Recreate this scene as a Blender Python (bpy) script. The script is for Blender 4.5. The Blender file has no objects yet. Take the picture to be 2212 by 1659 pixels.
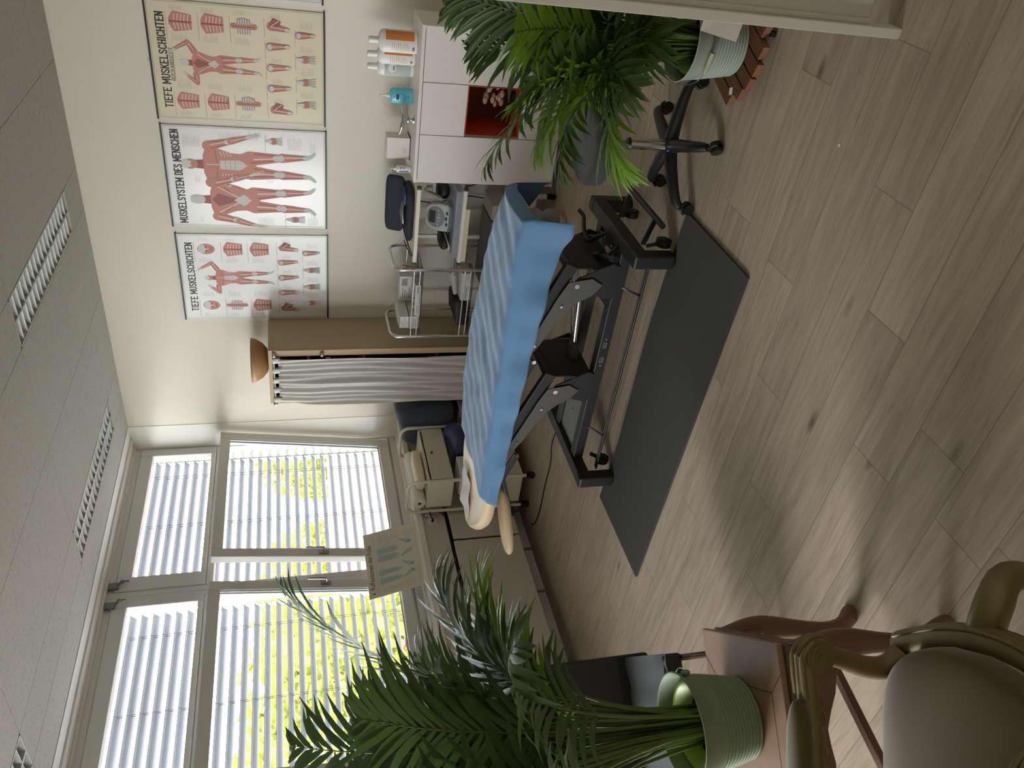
import bpy, math, random
from mathutils import Vector as V, Matrix

# ------------------------------------------------------------------ camera, light, exposure
sc = bpy.context.scene
CAM = V((4.291, -5.25, 1.70))
yaw, pitch, roll, FPX = math.radians(37.325), math.radians(15.283), math.radians(2.008), 1702.94
fw = V((-math.sin(yaw)*math.cos(pitch), math.cos(yaw)*math.cos(pitch), -math.sin(pitch)))
r0 = V((math.cos(yaw), math.sin(yaw), 0)); d0 = fw.cross(r0)
c_, s_ = math.cos(roll), math.sin(roll)
right = r0*c_ + d0*s_; down = d0*c_ - r0*s_
# the phone was held upright but the frame is stored on its side: image x runs down the room, image y runs to the left
cam = bpy.data.cameras.new('camera'); co = bpy.data.objects.new('camera', cam); sc.collection.objects.link(co)
cx, cy, cz = down, right, -fw
co.matrix_world = Matrix(((cx.x, cy.x, cz.x, CAM.x), (cx.y, cy.y, cz.y, CAM.y), (cx.z, cy.z, cz.z, CAM.z), (0, 0, 0, 1)))
cam.sensor_fit = 'HORIZONTAL'; cam.sensor_width = 36.0; cam.lens = FPX/2212*36.0; cam.clip_start = 0.02; cam.clip_end = 300
sc.camera = co

w = bpy.data.worlds.new('sky'); sc.world = w; w.use_nodes = True
bg = w.node_tree.nodes['Background']; bg.inputs[0].default_value = (0.97, 0.975, 0.985, 1); bg.inputs[1].default_value = 15.0
sc.view_settings.view_transform = 'Standard'; sc.view_settings.look = 'None'
sc.view_settings.gamma = 1; sc.view_settings.exposure = 0.75; sc.view_settings.use_curve_mapping = False
sc.cycles.use_denoising = True
sc.cycles.max_bounces = 10; sc.cycles.diffuse_bounces = 6; sc.cycles.transparent_max_bounces = 24
sc.cycles.sample_clamp_indirect = 8.0; sc.cycles.caustics_reflective = False; sc.cycles.caustics_refractive = False

def portal(x, y0, y1, z0, z1):
    l = bpy.data.lights.new('daylight_portal', 'AREA'); l.shape = 'RECTANGLE'; l.size = abs(y1-y0); l.size_y = z1-z0
    l.cycles.is_portal = True
    o = bpy.data.objects.new('daylight_portal', l); sc.collection.objects.link(o)
    o.location = (x, (y0+y1)/2, (z0+z1)/2); o.rotation_euler = (math.radians(90), 0, math.radians(-90))
    return o
portal(-0.56, 0.05, -6.15, 0.80, 3.05)

# ------------------------------------------------------------------ helpers
MATS = {}
def srgb(c):
    def f(v):
        v /= 255.0
        return v/12.92 if v <= .04045 else ((v+.055)/1.055)**2.4
    return (f(c[0]), f(c[1]), f(c[2]), 1)
def mat(name, rgb, rough=.6, metal=0, noise=0, nscale=20, bump=0, bscale=60, trans=0, emit=None, coat=0, stretch=None, sheen=0, spec=None):
    if name in MATS: return MATS[name]
    m = bpy.data.materials.new(name); m.use_nodes = True; MATS[name] = m
    nt = m.node_tree; n = nt.nodes; L = nt.links; b = n['Principled BSDF']; out = n['Material Output']
    c = srgb(rgb); b.inputs['Base Color'].default_value = c; b.inputs['Roughness'].default_value = rough; b.inputs['Metallic'].default_value = metal
    if coat: b.inputs['Coat Weight'].default_value = coat; b.inputs['Coat Roughness'].default_value = .15
    if sheen: b.inputs['Sheen Weight'].default_value = sheen
    if spec is not None: b.inputs['Specular IOR Level'].default_value = spec
    if noise or bump:
        tc = n.new('ShaderNodeTexCoord'); mp = n.new('ShaderNodeMapping'); L.new(tc.outputs['Object'], mp.inputs[0])
        if stretch: mp.inputs['Scale'].default_value = stretch
    if noise:
        t = n.new('ShaderNodeTexNoise'); t.inputs['Scale'].default_value = nscale; t.inputs['Detail'].default_value = 5
        L.new(mp.outputs[0], t.inputs[0])
        mx = n.new('ShaderNodeMix'); mx.data_type = 'RGBA'
        mx.inputs[6].default_value = tuple(v*(1-noise) for v in c[:3])+(1,); mx.inputs[7].default_value = tuple(min(1, v*(1+noise)) for v in c[:3])+(1,)
        L.new(t.outputs[0], mx.inputs[0]); L.new(mx.outputs[2], b.inputs['Base Color'])
    if bump:
        t2 = n.new('ShaderNodeTexNoise'); t2.inputs['Scale'].default_value = bscale; t2.inputs['Detail'].default_value = 4
        L.new(mp.outputs[0], t2.inputs[0])
        bp = n.new('ShaderNodeBump'); bp.inputs['Strength'].default_value = bump; bp.inputs['Distance'].default_value = .01
        L.new(t2.outputs[0], bp.inputs['Height']); L.new(bp.outputs[0], b.inputs['Normal'])
    if trans:
        tr = n.new('ShaderNodeBsdfTranslucent'); tr.inputs[0].default_value = tuple(min(1, v*1.5) for v in c[:3])+(1,)
        ms = n.new('ShaderNodeMixShader'); ms.inputs[0].default_value = trans
        L.new(b.outputs[0], ms.inputs[1]); L.new(tr.outputs[0], ms.inputs[2]); L.new(ms.outputs[0], out.inputs[0])
    return m
def glass_mat(name='clear_glass', tint=(0.97, 0.985, 0.98)):
    m = bpy.data.materials.new(name); m.use_nodes = True; nt = m.node_tree; n = nt.nodes; n.remove(n['Principled BSDF'])
    t = n.new('ShaderNodeBsdfTransparent'); t.inputs[0].default_value = (*tint, 1)
    g = n.new('ShaderNodeBsdfGlossy'); g.inputs['Roughness'].default_value = .02
    f = n.new('ShaderNodeFresnel'); f.inputs[0].default_value = 1.35
    x = n.new('ShaderNodeMixShader'); ge = n.new('ShaderNodeNewGeometry'); mu = n.new('ShaderNodeMath'); mu.operation = 'MULTIPLY'; sb = n.new('ShaderNodeMath'); sb.operation = 'SUBTRACT'; sb.inputs[0].default_value = 1; nt.links.new(ge.outputs['Backfacing'], sb.inputs[1]); nt.links.new(f.outputs[0], mu.inputs[0]); nt.links.new(sb.outputs[0], mu.inputs[1]); nt.links.new(mu.outputs[0], x.inputs[0]); nt.links.new(t.outputs[0], x.inputs[1]); nt.links.new(g.outputs[0], x.inputs[2])
    nt.links.new(x.outputs[0], n['Material Output'].inputs[0]); return m

ROOT = {}   # object name -> world matrix of its top-level empty
class MB:
    def __init__(s): s.v = []; s.f = []; s.m = []; s.s = []
    def add(s, vs, fs, m=0, smooth=False):
        o = len(s.v); s.v += [V(p) for p in vs]
        for f in fs: s.f.append([i+o for i in f]); s.m.append(m); s.s.append(smooth)
        return s
    def obox(s, c, ax, ay, az, m=0):
        c = V(c); ax = V(ax); ay = V(ay); az = V(az); vs = []
        for k in (-1, 1):
            for j in (-1, 1):
                for i in (-1, 1): vs.append(c+ax*i+ay*j+az*k)
        return s.add(vs, [(0, 2, 3, 1), (4, 5, 7, 6), (0, 1, 5, 4), (2, 6, 7, 3), (0, 4, 6, 2), (1, 3, 7, 5)], m)
    def box(s, x0, x1, y0, y1, z0, z1, m=0):
        return s.obox(((x0+x1)/2, (y0+y1)/2, (z0+z1)/2), (abs(x1-x0)/2, 0, 0), (0, abs(y1-y0)/2, 0), (0, 0, abs(z1-z0)/2), m)
    def bar(s, p, q, w, h, up=(0, 0, 1), m=0):
        p = V(p); q = V(q); d = (q-p).normalized(); u = V(up)
        sd = d.cross(u).normalized(); u = sd.cross(d).normalized()
        return s.obox((p+q)/2, (q-p)/2, sd*w/2, u*h/2, m)
    def ring(s, c, d, r, n, ref=None):
        d = d.normalized(); a = ref or (V((0, 0, 1)) if abs(d.z) < .9 else V((1, 0, 0)))
        x = d.cross(a).normalized(); y = d.cross(x).normalized()
        return [c+(x*math.cos(2*math.pi*i/n)+y*math.sin(2*math.pi*i/n))*r for i in range(n)]
    def cyl(s, p, q, r, r2=None, n=16, m=0, caps=True):
        p = V(p); q = V(q); r2 = r if r2 is None else r2; d = q-p
        a = s.ring(p, d, r, n); b = s.ring(q, d, r2, n)
        s.add(a+b, [(i, (i+1) % n, n+(i+1) % n, n+i) for i in range(n)], m, True)
        if caps:
            s.add(a, [tuple(range(n-1, -1, -1))], m); s.add(b, [tuple(range(n))], m)
        return s
    def tube(s, pts, r, n=8, m=0, closed=False, caps=True):
        pts = [V(p) for p in pts]; N = len(pts); rr = r if isinstance(r, (list, tuple)) else [r]*N
        vs = []; x = None
        for i, p in enumerate(pts):
            if closed: d = pts[(i+1) % N]-pts[i-1]
            else: d = pts[min(i+1, N-1)]-pts[max(i-1, 0)]
            d.normalize()
            if x is None:
                a = V((0, 0, 1)) if abs(d.z) < .9 else V((1, 0, 0)); x = d.cross(a).normalized()
            else:
                x = (x-d*x.dot(d)).normalized()
            y = d.cross(x)
            vs += [p+(x*math.cos(2*math.pi*k/n)+y*math.sin(2*math.pi*k/n))*rr[i] for k in range(n)]
        fs = []
        for i in range(N if closed else N-1):
            j = (i+1) % N
            fs += [(i*n+k, i*n+(k+1) % n, j*n+(k+1) % n, j*n+k) for k in range(n)]
        s.add(vs, fs, m, True)
        if caps and not closed:
            s.add(vs[:n], [tuple(range(n-1, -1, -1))], m); s.add(vs[-n:], [tuple(range(n))], m)
        return s
    def lathe(s, prof, c=(0, 0, 0), n=32, m=0, sx=1, sy=1, smooth=True, ax=None):
        c = V(c); vs = []
        X, Y, Z = ax or (V((1, 0, 0)), V((0, 1, 0)), V((0, 0, 1)))
        for r, z in prof:
            for k in range(n):
                a = 2*math.pi*k/n; vs.append(c+X*(math.cos(a)*r*sx)+Y*(math.sin(a)*r*sy)+Z*z)
        fs = []
        for i in range(len(prof)-1):
            fs += [(i*n+k, i*n+(k+1) % n, (i+1)*n+(k+1) % n, (i+1)*n+k) for k in range(n)]
        return s.add(vs, fs, m, smooth)
    def prism(s, poly, fn, w0, w1, m=0):
        n = len(poly); a = [V(fn(u, v, w0)) for u, v in poly]; b = [V(fn(u, v, w1)) for u, v in poly]
        s.add(a+b, [(i, (i+1) % n, n+(i+1) % n, n+i) for i in range(n)]+[tuple(range(n-1, -1, -1)), tuple(range(n, 2*n))], m); return s
    def grid(s, fn, nu, nv, m=0, smooth=True, closed_u=False):
        vs = [V(fn(i/(nu if closed_u else nu), j/nv)) for i in range(nu+(0 if closed_u else 1)) for j in range(nv+1)]
        U = nu if closed_u else nu
        fs = []
        for i in range(U):
            i2 = (i+1) % nu if closed_u else i+1
            for j in range(nv): fs.append((i*(nv+1)+j, i2*(nv+1)+j, i2*(nv+1)+j+1, i*(nv+1)+j+1))
        return s.add(vs, fs, m, smooth)
    def ball(s, c, r, n=16, m=0, sc=(1, 1, 1)):
        c = V(c)
        return s.grid(lambda u, v: c+V((math.cos(2*math.pi*u)*math.sin(math.pi*v)*r*sc[0], math.sin(2*math.pi*u)*math.sin(math.pi*v)*r*sc[1], math.cos(math.pi*v)*r*sc[2])), n, n//2, m)
    def build(s, name, mats, parent=None, bevel=0, seg=2, loc=None, subsurf=0, solid=0, local=False):
        mats = mats if isinstance(mats, (list, tuple)) else [mats]
        me = bpy.data.meshes.new(name); mw = Matrix.Identity(4)
        if parent is not None: mw = ROOT[parent.name].copy()
        elif loc is not None: mw = Matrix.Translation(V(loc))
        inv = mw.inverted() if not local else Matrix.Identity(4)
        me.from_pydata([inv @ p for p in s.v], [], s.f)
        for mm in mats: me.materials.append(mm)
        for p, mi, sm in zip(me.polygons, s.m, s.s): p.material_index = min(mi, len(mats)-1); p.use_smooth = sm
        me.update()
        o = bpy.data.objects.new(name, me); sc.collection.objects.link(o)
        if parent is not None: o.parent = parent; ROOT[o.name] = mw
        else:
            if loc is not None: o.location = loc
            ROOT[o.name] = mw
        if subsurf:
            md = o.modifiers.new('s', 'SUBSURF'); md.levels = subsurf; md.render_levels = subsurf
        if solid:
            md = o.modifiers.new('t', 'SOLIDIFY'); md.thickness = solid; md.offset = 0
        if bevel:
            md = o.modifiers.new('b', 'BEVEL'); md.width = bevel; md.segments = seg; md.limit_method = 'ANGLE'; md.angle_limit = math.radians(40)
        return o
def thing(name, label, cat, loc=(0, 0, 0), rz=0, group=None):
    o = bpy.data.objects.new(name, None); sc.collection.objects.link(o); o.empty_display_size = .1
    o.location = loc; o.rotation_euler = (0, 0, rz)
    ROOT[o.name] = Matrix.Translation(V(loc)) @ Matrix.Rotation(rz, 4, 'Z')
    o['label'] = label; o['category'] = cat
    if group: o['group'] = group
    return o
def tag(o, label, cat, group=None, kind=None):
    o['label'] = label; o['category'] = cat
    if group: o['group'] = group
    if kind: o['kind'] = kind
    return o
def struct(o): o['kind'] = 'structure'; return o
def dup(root, loc, rz=None, label=None, scale=None):
    def cp(o, par):
        c = o.copy(); sc.collection.objects.link(c); c.parent = par
        for ch in [x for x in sc.objects if x.parent == o]: cp(ch, c)
        return c
    r = cp(root, None); r.location = loc
    if rz is not None: r.rotation_euler = (0, 0, rz)
    if scale: r.scale = (scale,)*3
    ROOT[r.name] = Matrix.Translation(V(loc)) @ Matrix.Rotation(rz or 0, 4, 'Z')
    if label: r['label'] = label
    return r
def arc(c, r, a0, a1, n, fn):
    return [V(fn(c[0]+r*math.cos(a0+(a1-a0)*i/n), c[1]+r*math.sin(a0+(a1-a0)*i/n))) for i in range(n+1)]
def lerp(a, b, t): return a+(b-a)*t
def interp(tab, x):
    if x <= tab[0][0]: return tab[0][1]
    for (a, b), (c, d) in zip(tab, tab[1:]):
        if x <= c: return lerp(b, d, (x-a)/(c-a))
    return tab[-1][1]
def smooth_pts(pts, k=4):
    pts = [V(p) for p in pts]; out = []
    for i in range(len(pts)-1):
        p0 = pts[max(i-1, 0)]; p1 = pts[i]; p2 = pts[i+1]; p3 = pts[min(i+2, len(pts)-1)]
        for j in range(k):
            t = j/k
            out.append(.5*((2*p1)+(p2-p0)*t+(2*p0-5*p1+4*p2-p3)*t*t+(3*p1-p0-3*p2+p3)*t**3))
    return out+[pts[-1]]
def text_mesh(body, size, fn, name, m, parent, sx=1.0):
    """lettering as flat mesh; fn maps (x, y) of the text plane to the room"""
    cu = bpy.data.curves.new(name, 'FONT'); cu.body = body; cu.size = size; cu.resolution_u = 3
    t = bpy.data.objects.new('tmp', cu); sc.collection.objects.link(t)
    dg = bpy.context.evaluated_depsgraph_get(); me = bpy.data.meshes.new_from_object(t.evaluated_get(dg))
    b = MB(); b.add([fn(v.co.x*sx, v.co.y) for v in me.vertices], [tuple(p.vertices) for p in me.polygons])
    bpy.data.objects.remove(t); bpy.data.meshes.remove(me); bpy.data.curves.remove(cu)
    if isinstance(parent, MB): parent.add(b.v, b.f, m); return
    return b.build(name, m, parent)

# ------------------------------------------------------------------ materials
H = 2.99
wall_m = mat('warm_white_wall', (226, 222, 210), .9, bump=.35, bscale=160)
reveal_m = mat('smooth_white_plaster', (226, 224, 216), .8, bump=.05, bscale=80)
frame_m = mat('white_window_frame', (206, 206, 203), .45)
trim_m = mat('white_trim', (224, 222, 214), .5)
white_m = mat('white_laminate', (226, 222, 214), .4)
black_m = mat('black_plastic', (26, 26, 28), .45)
blackmetal_m = mat('black_powder_coat', (26, 27, 30), .42)
chrome_m = mat('chrome', (225, 225, 228), .12, 1)
steel_m = mat('dull_steel', (150, 150, 150), .3, 1)
def ceiling_material():
    m = bpy.data.materials.new('mineral_ceiling_tile'); m.use_nodes = True; nt = m.node_tree; n = nt.nodes; L = nt.links; b = n['Principled BSDF']
    b.inputs['Roughness'].default_value = .95
    tc = n.new('ShaderNodeTexCoord'); mp = n.new('ShaderNodeMapping'); L.new(tc.outputs['Object'], mp.inputs[0]); mp.inputs['Scale'].default_value = (1, 1.6, 1)
    t = n.new('ShaderNodeTexNoise'); t.inputs['Scale'].default_value = 55; t.inputs['Detail'].default_value = 6; t.inputs['Roughness'].default_value = .7; L.new(mp.outputs[0], t.inputs[0])
    r = n.new('ShaderNodeValToRGB'); r.color_ramp.elements[0].position = .32; r.color_ramp.elements[1].position = .46
    r.color_ramp.elements[0].color = srgb((148, 147, 143)); r.color_ramp.elements[1].color = srgb((178, 177, 172))
    L.new(t.outputs[0], r.inputs[0]); L.new(r.outputs[0], b.inputs['Base Color'])
    bp = n.new('ShaderNodeBump'); bp.inputs['Strength'].default_value = .6; bp.inputs['Distance'].default_value = .006; L.new(r.outputs[0], bp.inputs['Height']); L.new(bp.outputs[0], b.inputs['Normal'])
    return m
ceil_m = ceiling_material()
def floor_material():
    m = bpy.data.materials.new('oak_plank_floor'); m.use_nodes = True; nt = m.node_tree; n = nt.nodes; L = nt.links; b = n['Principled BSDF']
    def math_(op, a, b_=None, c=None):
        x = n.new('ShaderNodeMath'); x.operation = op
        for i, v in enumerate((a, b_, c)):
            if v is None: continue
            if isinstance(v, (int, float)): x.inputs[i].default_value = v
            else: L.new(v, x.inputs[i])
        return x.outputs[0]
    tc = n.new('ShaderNodeTexCoord'); sp = n.new('ShaderNodeSeparateXYZ'); L.new(tc.outputs['Object'], sp.inputs[0])
    W, LEN = .185, 1.22
    yy = math_('DIVIDE', math_('ADD', sp.outputs[1], 12*W+3.508-3*W*0), W)
    row = math_('FLOOR', yy); fy = math_('SUBTRACT', yy, row)
    wn = n.new('ShaderNodeTexWhiteNoise'); wn.noise_dimensions = '1D'; L.new(row, wn.inputs['W'])
    xx = math_('ADD', math_('DIVIDE', sp.outputs[0], LEN), math_('MULTIPLY', wn.outputs[0], 1.0))
    col = math_('FLOOR', xx); fx = math_('SUBTRACT', xx, col)
    cm = n.new('ShaderNodeCombineXYZ'); L.new(row, cm.inputs[0]); L.new(col, cm.inputs[1])
    wn2 = n.new('ShaderNodeTexWhiteNoise'); wn2.noise_dimensions = '2D'; L.new(cm.outputs[0], wn2.inputs[0])
    # grain, shifted on every board
    sh = n.new('ShaderNodeVectorMath'); sh.operation = 'MULTIPLY_ADD'; L.new(wn2.outputs[1], sh.inputs[0]); sh.inputs[1].default_value = (7, 7, 7); L.new(tc.outputs['Object'], sh.inputs[2])
    mp = n.new('ShaderNodeMapping'); mp.inputs['Scale'].default_value = (1.6, 16, 1); L.new(sh.outputs[0], mp.inputs[0])
    g = n.new('ShaderNodeTexNoise'); g.inputs['Scale'].default_value = 2.2; g.inputs['Detail'].default_value = 8; g.inputs['Roughness'].default_value = .62; g.inputs['Distortion'].default_value = .6; L.new(mp.outputs[0], g.inputs[0])
    mp2 = n.new('ShaderNodeMapping'); mp2.inputs['Scale'].default_value = (2.5, 90, 1); L.new(sh.outputs[0], mp2.inputs[0])
    g2 = n.new('ShaderNodeTexNoise'); g2.inputs['Scale'].default_value = 2; g2.inputs['Detail'].default_value = 3; L.new(mp2.outputs[0], g2.inputs[0])
    r = n.new('ShaderNodeValToRGB'); e = r.color_ramp.elements
    e[0].position = .25; e[0].color = srgb((142, 124, 104)); e[1].position = .75; e[1].color = srgb((192, 175, 152))
    x = e.new(.5); x.color = srgb((171, 153, 131))
    mixv = math_('ADD', math_('MULTIPLY', g.outputs[0], .75), math_('MULTIPLY', g2.outputs[0], .25)); L.new(mixv, r.inputs[0])
    hs = n.new('ShaderNodeHueSaturation'); L.new(r.outputs[0], hs.inputs['Color'])
    L.new(math_('ADD', math_('MULTIPLY', wn2.outputs[0], .22), .89), hs.inputs['Value']); hs.inputs['Saturation'].default_value = .9
    # knots
    mp3 = n.new('ShaderNodeMapping'); mp3.inputs['Scale'].default_value = (1.6, 4.5, 1); L.new(sh.outputs[0], mp3.inputs[0])
    vo = n.new('ShaderNodeTexVoronoi'); vo.inputs['Scale'].default_value = .9; L.new(mp3.outputs[0], vo.inputs[0])
    kr = n.new('ShaderNodeValToRGB'); kr.color_ramp.elements[0].position = .015; kr.color_ramp.elements[0].color = (.35, .3, .26, 1); kr.color_ramp.elements[1].position = .09; kr.color_ramp.elements[1].color = (1, 1, 1, 1)
    L.new(vo.outputs['Distance'], kr.inputs[0])
    ml = n.new('ShaderNodeMix'); ml.data_type = 'RGBA'; ml.blend_type = 'MULTIPLY'; ml.inputs[0].default_value = 1; L.new(hs.outputs[0], ml.inputs[6]); L.new(kr.outputs[0], ml.inputs[7])
    # joints between boards
    ey = math_('MINIMUM', fy, math_('SUBTRACT', 1.0, fy)); ex = math_('MINIMUM', fx, math_('SUBTRACT', 1.0, fx))
    seam = math_('MINIMUM', math_('MULTIPLY', ey, W), math_('MULTIPLY', ex, LEN))
    sm = n.new('ShaderNodeMapRange'); sm.inputs['From Min'].default_value = 0.0006; sm.inputs['From Max'].default_value = .0025; sm.inputs['To Min'].default_value = .55; sm.inputs['To Max'].default_value = 1; L.new(seam, sm.inputs['Value'])
    m2 = n.new('ShaderNodeMix'); m2.data_type = 'RGBA'; m2.blend_type = 'MULTIPLY'; m2.inputs[0].default_value = 1; L.new(ml.outputs[2], m2.inputs[6]); L.new(sm.outputs[0], m2.inputs[7])
    L.new(m2.outputs[2], b.inputs['Base Color']); b.inputs['Roughness'].default_value = .55
    bp = n.new('ShaderNodeBump'); bp.inputs['Strength'].default_value = .12; bp.inputs['Distance'].default_value = .004; L.new(mixv, bp.inputs['Height']); L.new(bp.outputs[0], b.inputs['Normal'])
    return m
floor_m = floor_material()
glass_m = glass_mat()

# ------------------------------------------------------------------ room shell
XR, YF = 6.0, -7.4
b = MB(); b.box(-.25, XR, YF, 0, -.12, 0); struct(b.build('floor', floor_m))
# ceiling: mineral tiles with thin joints and openings for the louvre lights
LIGHTS = [(0.29, .56, -1.635, -.37), (0.29, .56, -4.16, -2.895), (1.86, 2.13, -1.635, -.37), (1.86, 2.13, -4.16, -2.895), (3.43, 3.70, -1.635, -.37), (3.43, 3.70, -4.16, -2.895)]
b = MB()
def tile(x0, x1, y0, y1):
    g = .0016
    b.box(x0+g, x1-g, y0+g, y1-g, H, H+.03)
ys = [0, -.365, -1.64, -2.89, -4.165, -5.42, -6.69, YF]
xs = [0, .285, .565, 1.21, 1.855, 2.135, 2.78, 3.425, 3.705, 4.35, 4.995, 5.6, XR]
for i in range(len(xs)-1):
    for j in range(len(ys)-1):
        x0, x1, y1, y0 = xs[i], xs[i+1], ys[j], ys[j+1]
        if any(abs(l[0]-x0) < .02 and abs(l[2]-y0) < .02 for l in LIGHTS): continue
        tile(x0, x1, y0, y1)
b.box(-.25, XR, YF, .1, H+.16, H+.2, 1); b.box(0, XR, YF, 0, H+.031, H+.032, 1)
struct(b.build('ceiling', [ceil_m, mat('ceiling_void', (60, 58, 54), .9)]))
b = MB(); b.box(-.335, XR+.1, 0, .15, 0, H+.2); b.box(-.46, -.335, .012, .15, 0, H+.2, 1); struct(b.build('wall_back', [wall_m, reveal_m]))
b = MB(); b.box(-.249, -.004, -.004, 0, .873, H); struct(b.build('trim_1', reveal_m))        # smooth plaster reveal beside the window
b = MB(); b.box(XR, XR+.15, YF, .15, 0, H+.2); struct(b.build('wall_right', wall_m))
b = MB(); b.box(-.6, XR+.15, YF-.15, YF, 0, H+.2); struct(b.build('wall_front', wall_m))
b = MB(); b.box(-.40, -.25, YF, 0, -.12, .86); b.box(-.52, -.25, YF, .15, 2.966, H+.2); b.box(-.40, -.25, YF, -6.1, .86, H+.2); struct(b.build('wall_left', reveal_m))
b = MB()
b.box(-.115, -.002, YF, 0, H-.004, H+.03); b.box(-.215, -.12, YF, 0, H-.016, H+.03); b.box(-.40, -.22, YF, 0, H-.03, H+.05)
struct(b.build('trim_2', trim_m))

# windows: fixed lights above, tilted sashes below
SL = 7.3
def window(idx, ya, yb):
    root = bpy.data.objects.new('window_%d' % idx, None); sc.collection.objects.link(root); root.location = (-.27, ya, .873); root['kind'] = 'structure'
    ROOT[root.name] = Matrix.Translation(V((-.27, ya, .873)))
    y1, y0 = ya, yb
    b = MB(); X0, X1 = -.33, -.248
    ylo, yhi = y0+.045, y1-.045
    if idx == 1: yhi = y1-.012
    b.box(X0, X1, y0, ylo, .873, 2.965); b.box(X0, X1, yhi, y1, .873, 2.965)
    b.box(X0, X1, ylo, yhi, 2.92, 2.965); b.box(X0, X1, ylo, yhi, 2.30, 2.345); b.box(X0, X1, ylo, yhi, .873, .94)
    b.box(X0+.01, X1-.012, ylo, yhi, .94, .96)
    b.build('window_frame', frame_m, root, bevel=.004)
    # upper fixed light
    gy1, gy0 = y1-.094, y0+.16
    b = MB(); xa, xb = -.30, -.238
    b.box(xa, xb, y0+.046, gy0, 2.35, 2.915); b.box(xa, xb, gy1, yhi-.001, 2.35, 2.915); b.box(xa, xb, gy0, gy1, 2.825, 2.915); b.box(xa, xb, gy0, gy1, 2.35, 2.385)
    s = b.build('upper_sash', frame_m, root, bevel=.005)
    b = MB(); b.box(-.275, -.271, gy0-.01, gy1+.01, 2.38, 2.83); b.build('glass_pane', glass_m, s)
    # lower sash, tilted in at the top
    a = math.radians(SL); px, pz = -.235, .955
    def T(d, y, z):   # d = depth from room-side face, z = height up the sash
        return V((px+math.sin(a)*z-math.cos(a)*d, y, pz+math.cos(a)*z+math.sin(a)*d))
    def tb(b, d0, d1, y0_, y1_, z0, z1):
        c = T((d0+d1)/2, (y0_+y1_)/2, (z0+z1)/2)
        b.obox(c, (T(1, 0, 0)-T(0, 0, 0))*((d1-d0)/2), (0, (y1_-y0_)/2, 0), (T(0, 0, 1)-T(0, 0, 0))*((z1-z0)/2))
    sy1 = y1-.043 if idx == 1 else y1-.085; sy0 = y0+.125 if idx == 1 else y0+.09
    h = 1.36; b = MB()
    tb(b, 0, .068, sy0, sy0+.075, 0, h); tb(b, 0, .068, sy1-.075, sy1, 0, h)
    tb(b, 0, .068, sy0+.075, sy1-.075, 0, .085); tb(b, 0, .068, sy0+.075, sy1-.075, h-.075, h)
    tb(b, .008, .02, sy0+.07, sy0+.085, .08, h-.07); tb(b, .008, .02, sy1-.085, sy1-.07, .08, h-.07)
    s = b.build('tilted_sash', frame_m, root, bevel=.006); s['label'] = 'white lower sash tilted into the room at its top'
    b = MB(); tb(b, .034, .038, sy0+.07, sy1-.07, .08, h-.07); b.build('glass_pane', glass_m, s)
    b = MB(); tb(b, .030, .042, sy0+.073, sy0+.077, .08, h-.07); tb(b, .030, .042, sy1-.077, sy1-.073, .08, h-.07)
    tb(b, .030, .042, sy0+.075, sy1-.075, .083, .087); tb(b, .030, .042, sy0+.075, sy1-.075, h-.077, h-.073); b.build('rubber_seal', mat('grey_seal', (58, 60, 64), .6), s)
    hy = sy0+.035 if idx != 2 else sy1-.035
    b = MB(); hz = .60
    tb(b, -.010, 0, hy-.014, hy+.014, hz-.035, hz+.035)
    b.tube([T(-.005, hy, hz), T(-.045, hy, hz), T(-.052, hy, hz+.008), T(-.052, hy, hz+.13)], .008, 8)
    b.build('handle', mat('grey_metal_handle', (150, 146, 138), .3, 1), s)
    if idx == 1:
        b = MB(); b.box(-.45, -.38, y1+.05, y1+.075, 0.9, 2.96); b.box(-.45, -.335, y1+.075, y1+.12, .9, 2.96); b.build('blind_guide_rail', mat('grey_rail', (176, 178, 178), .4), root)
    return root
UNITS = [(1, 0.0, -1.485), (2, -1.485, -3.05), (3, -3.05, -4.61)]
for i, ya, yb in UNITS: window(i, ya, yb)
for i, ya, yb in [(4, -4.61, -6.1)]:     # extra unseen window behind the camera, added without a blind to light the room
    b = MB(); b.box(-.33, -.25, yb, yb+.06, .873, 2.965); b.box(-.33, -.25, ya-.06, ya, .873, 2.965); b.box(-.33, -.25, yb+.06, ya-.06, 2.90, 2.965); b.box(-.33, -.25, yb+.06, ya-.06, .873, .95)
    struct(b.build('window_%d' % i, frame_m, bevel=.004))
for k, yy in enumerate((-1.40, -1.56)):    # stay catches under the ceiling trim
    b = MB(); b.box(-.238, -.220, yy-.028, yy+.022, 2.895, 2.955); b.tube([(-.225, yy, 2.90), (-.20, yy+.012, 2.87), (-.21, yy+.02, 2.83)], .008, 8); b.ball((-.205, yy+.014, 2.87), .014)
    tag(b.build('stay_catch', mat('tarnished_metal', (120, 122, 122), .35, 1)), ('metal stay catch above the upper window beside the corner' if k == 0 else 'metal stay catch above the second upper window'), 'hinge', 'stay catches above the windows')

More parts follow.
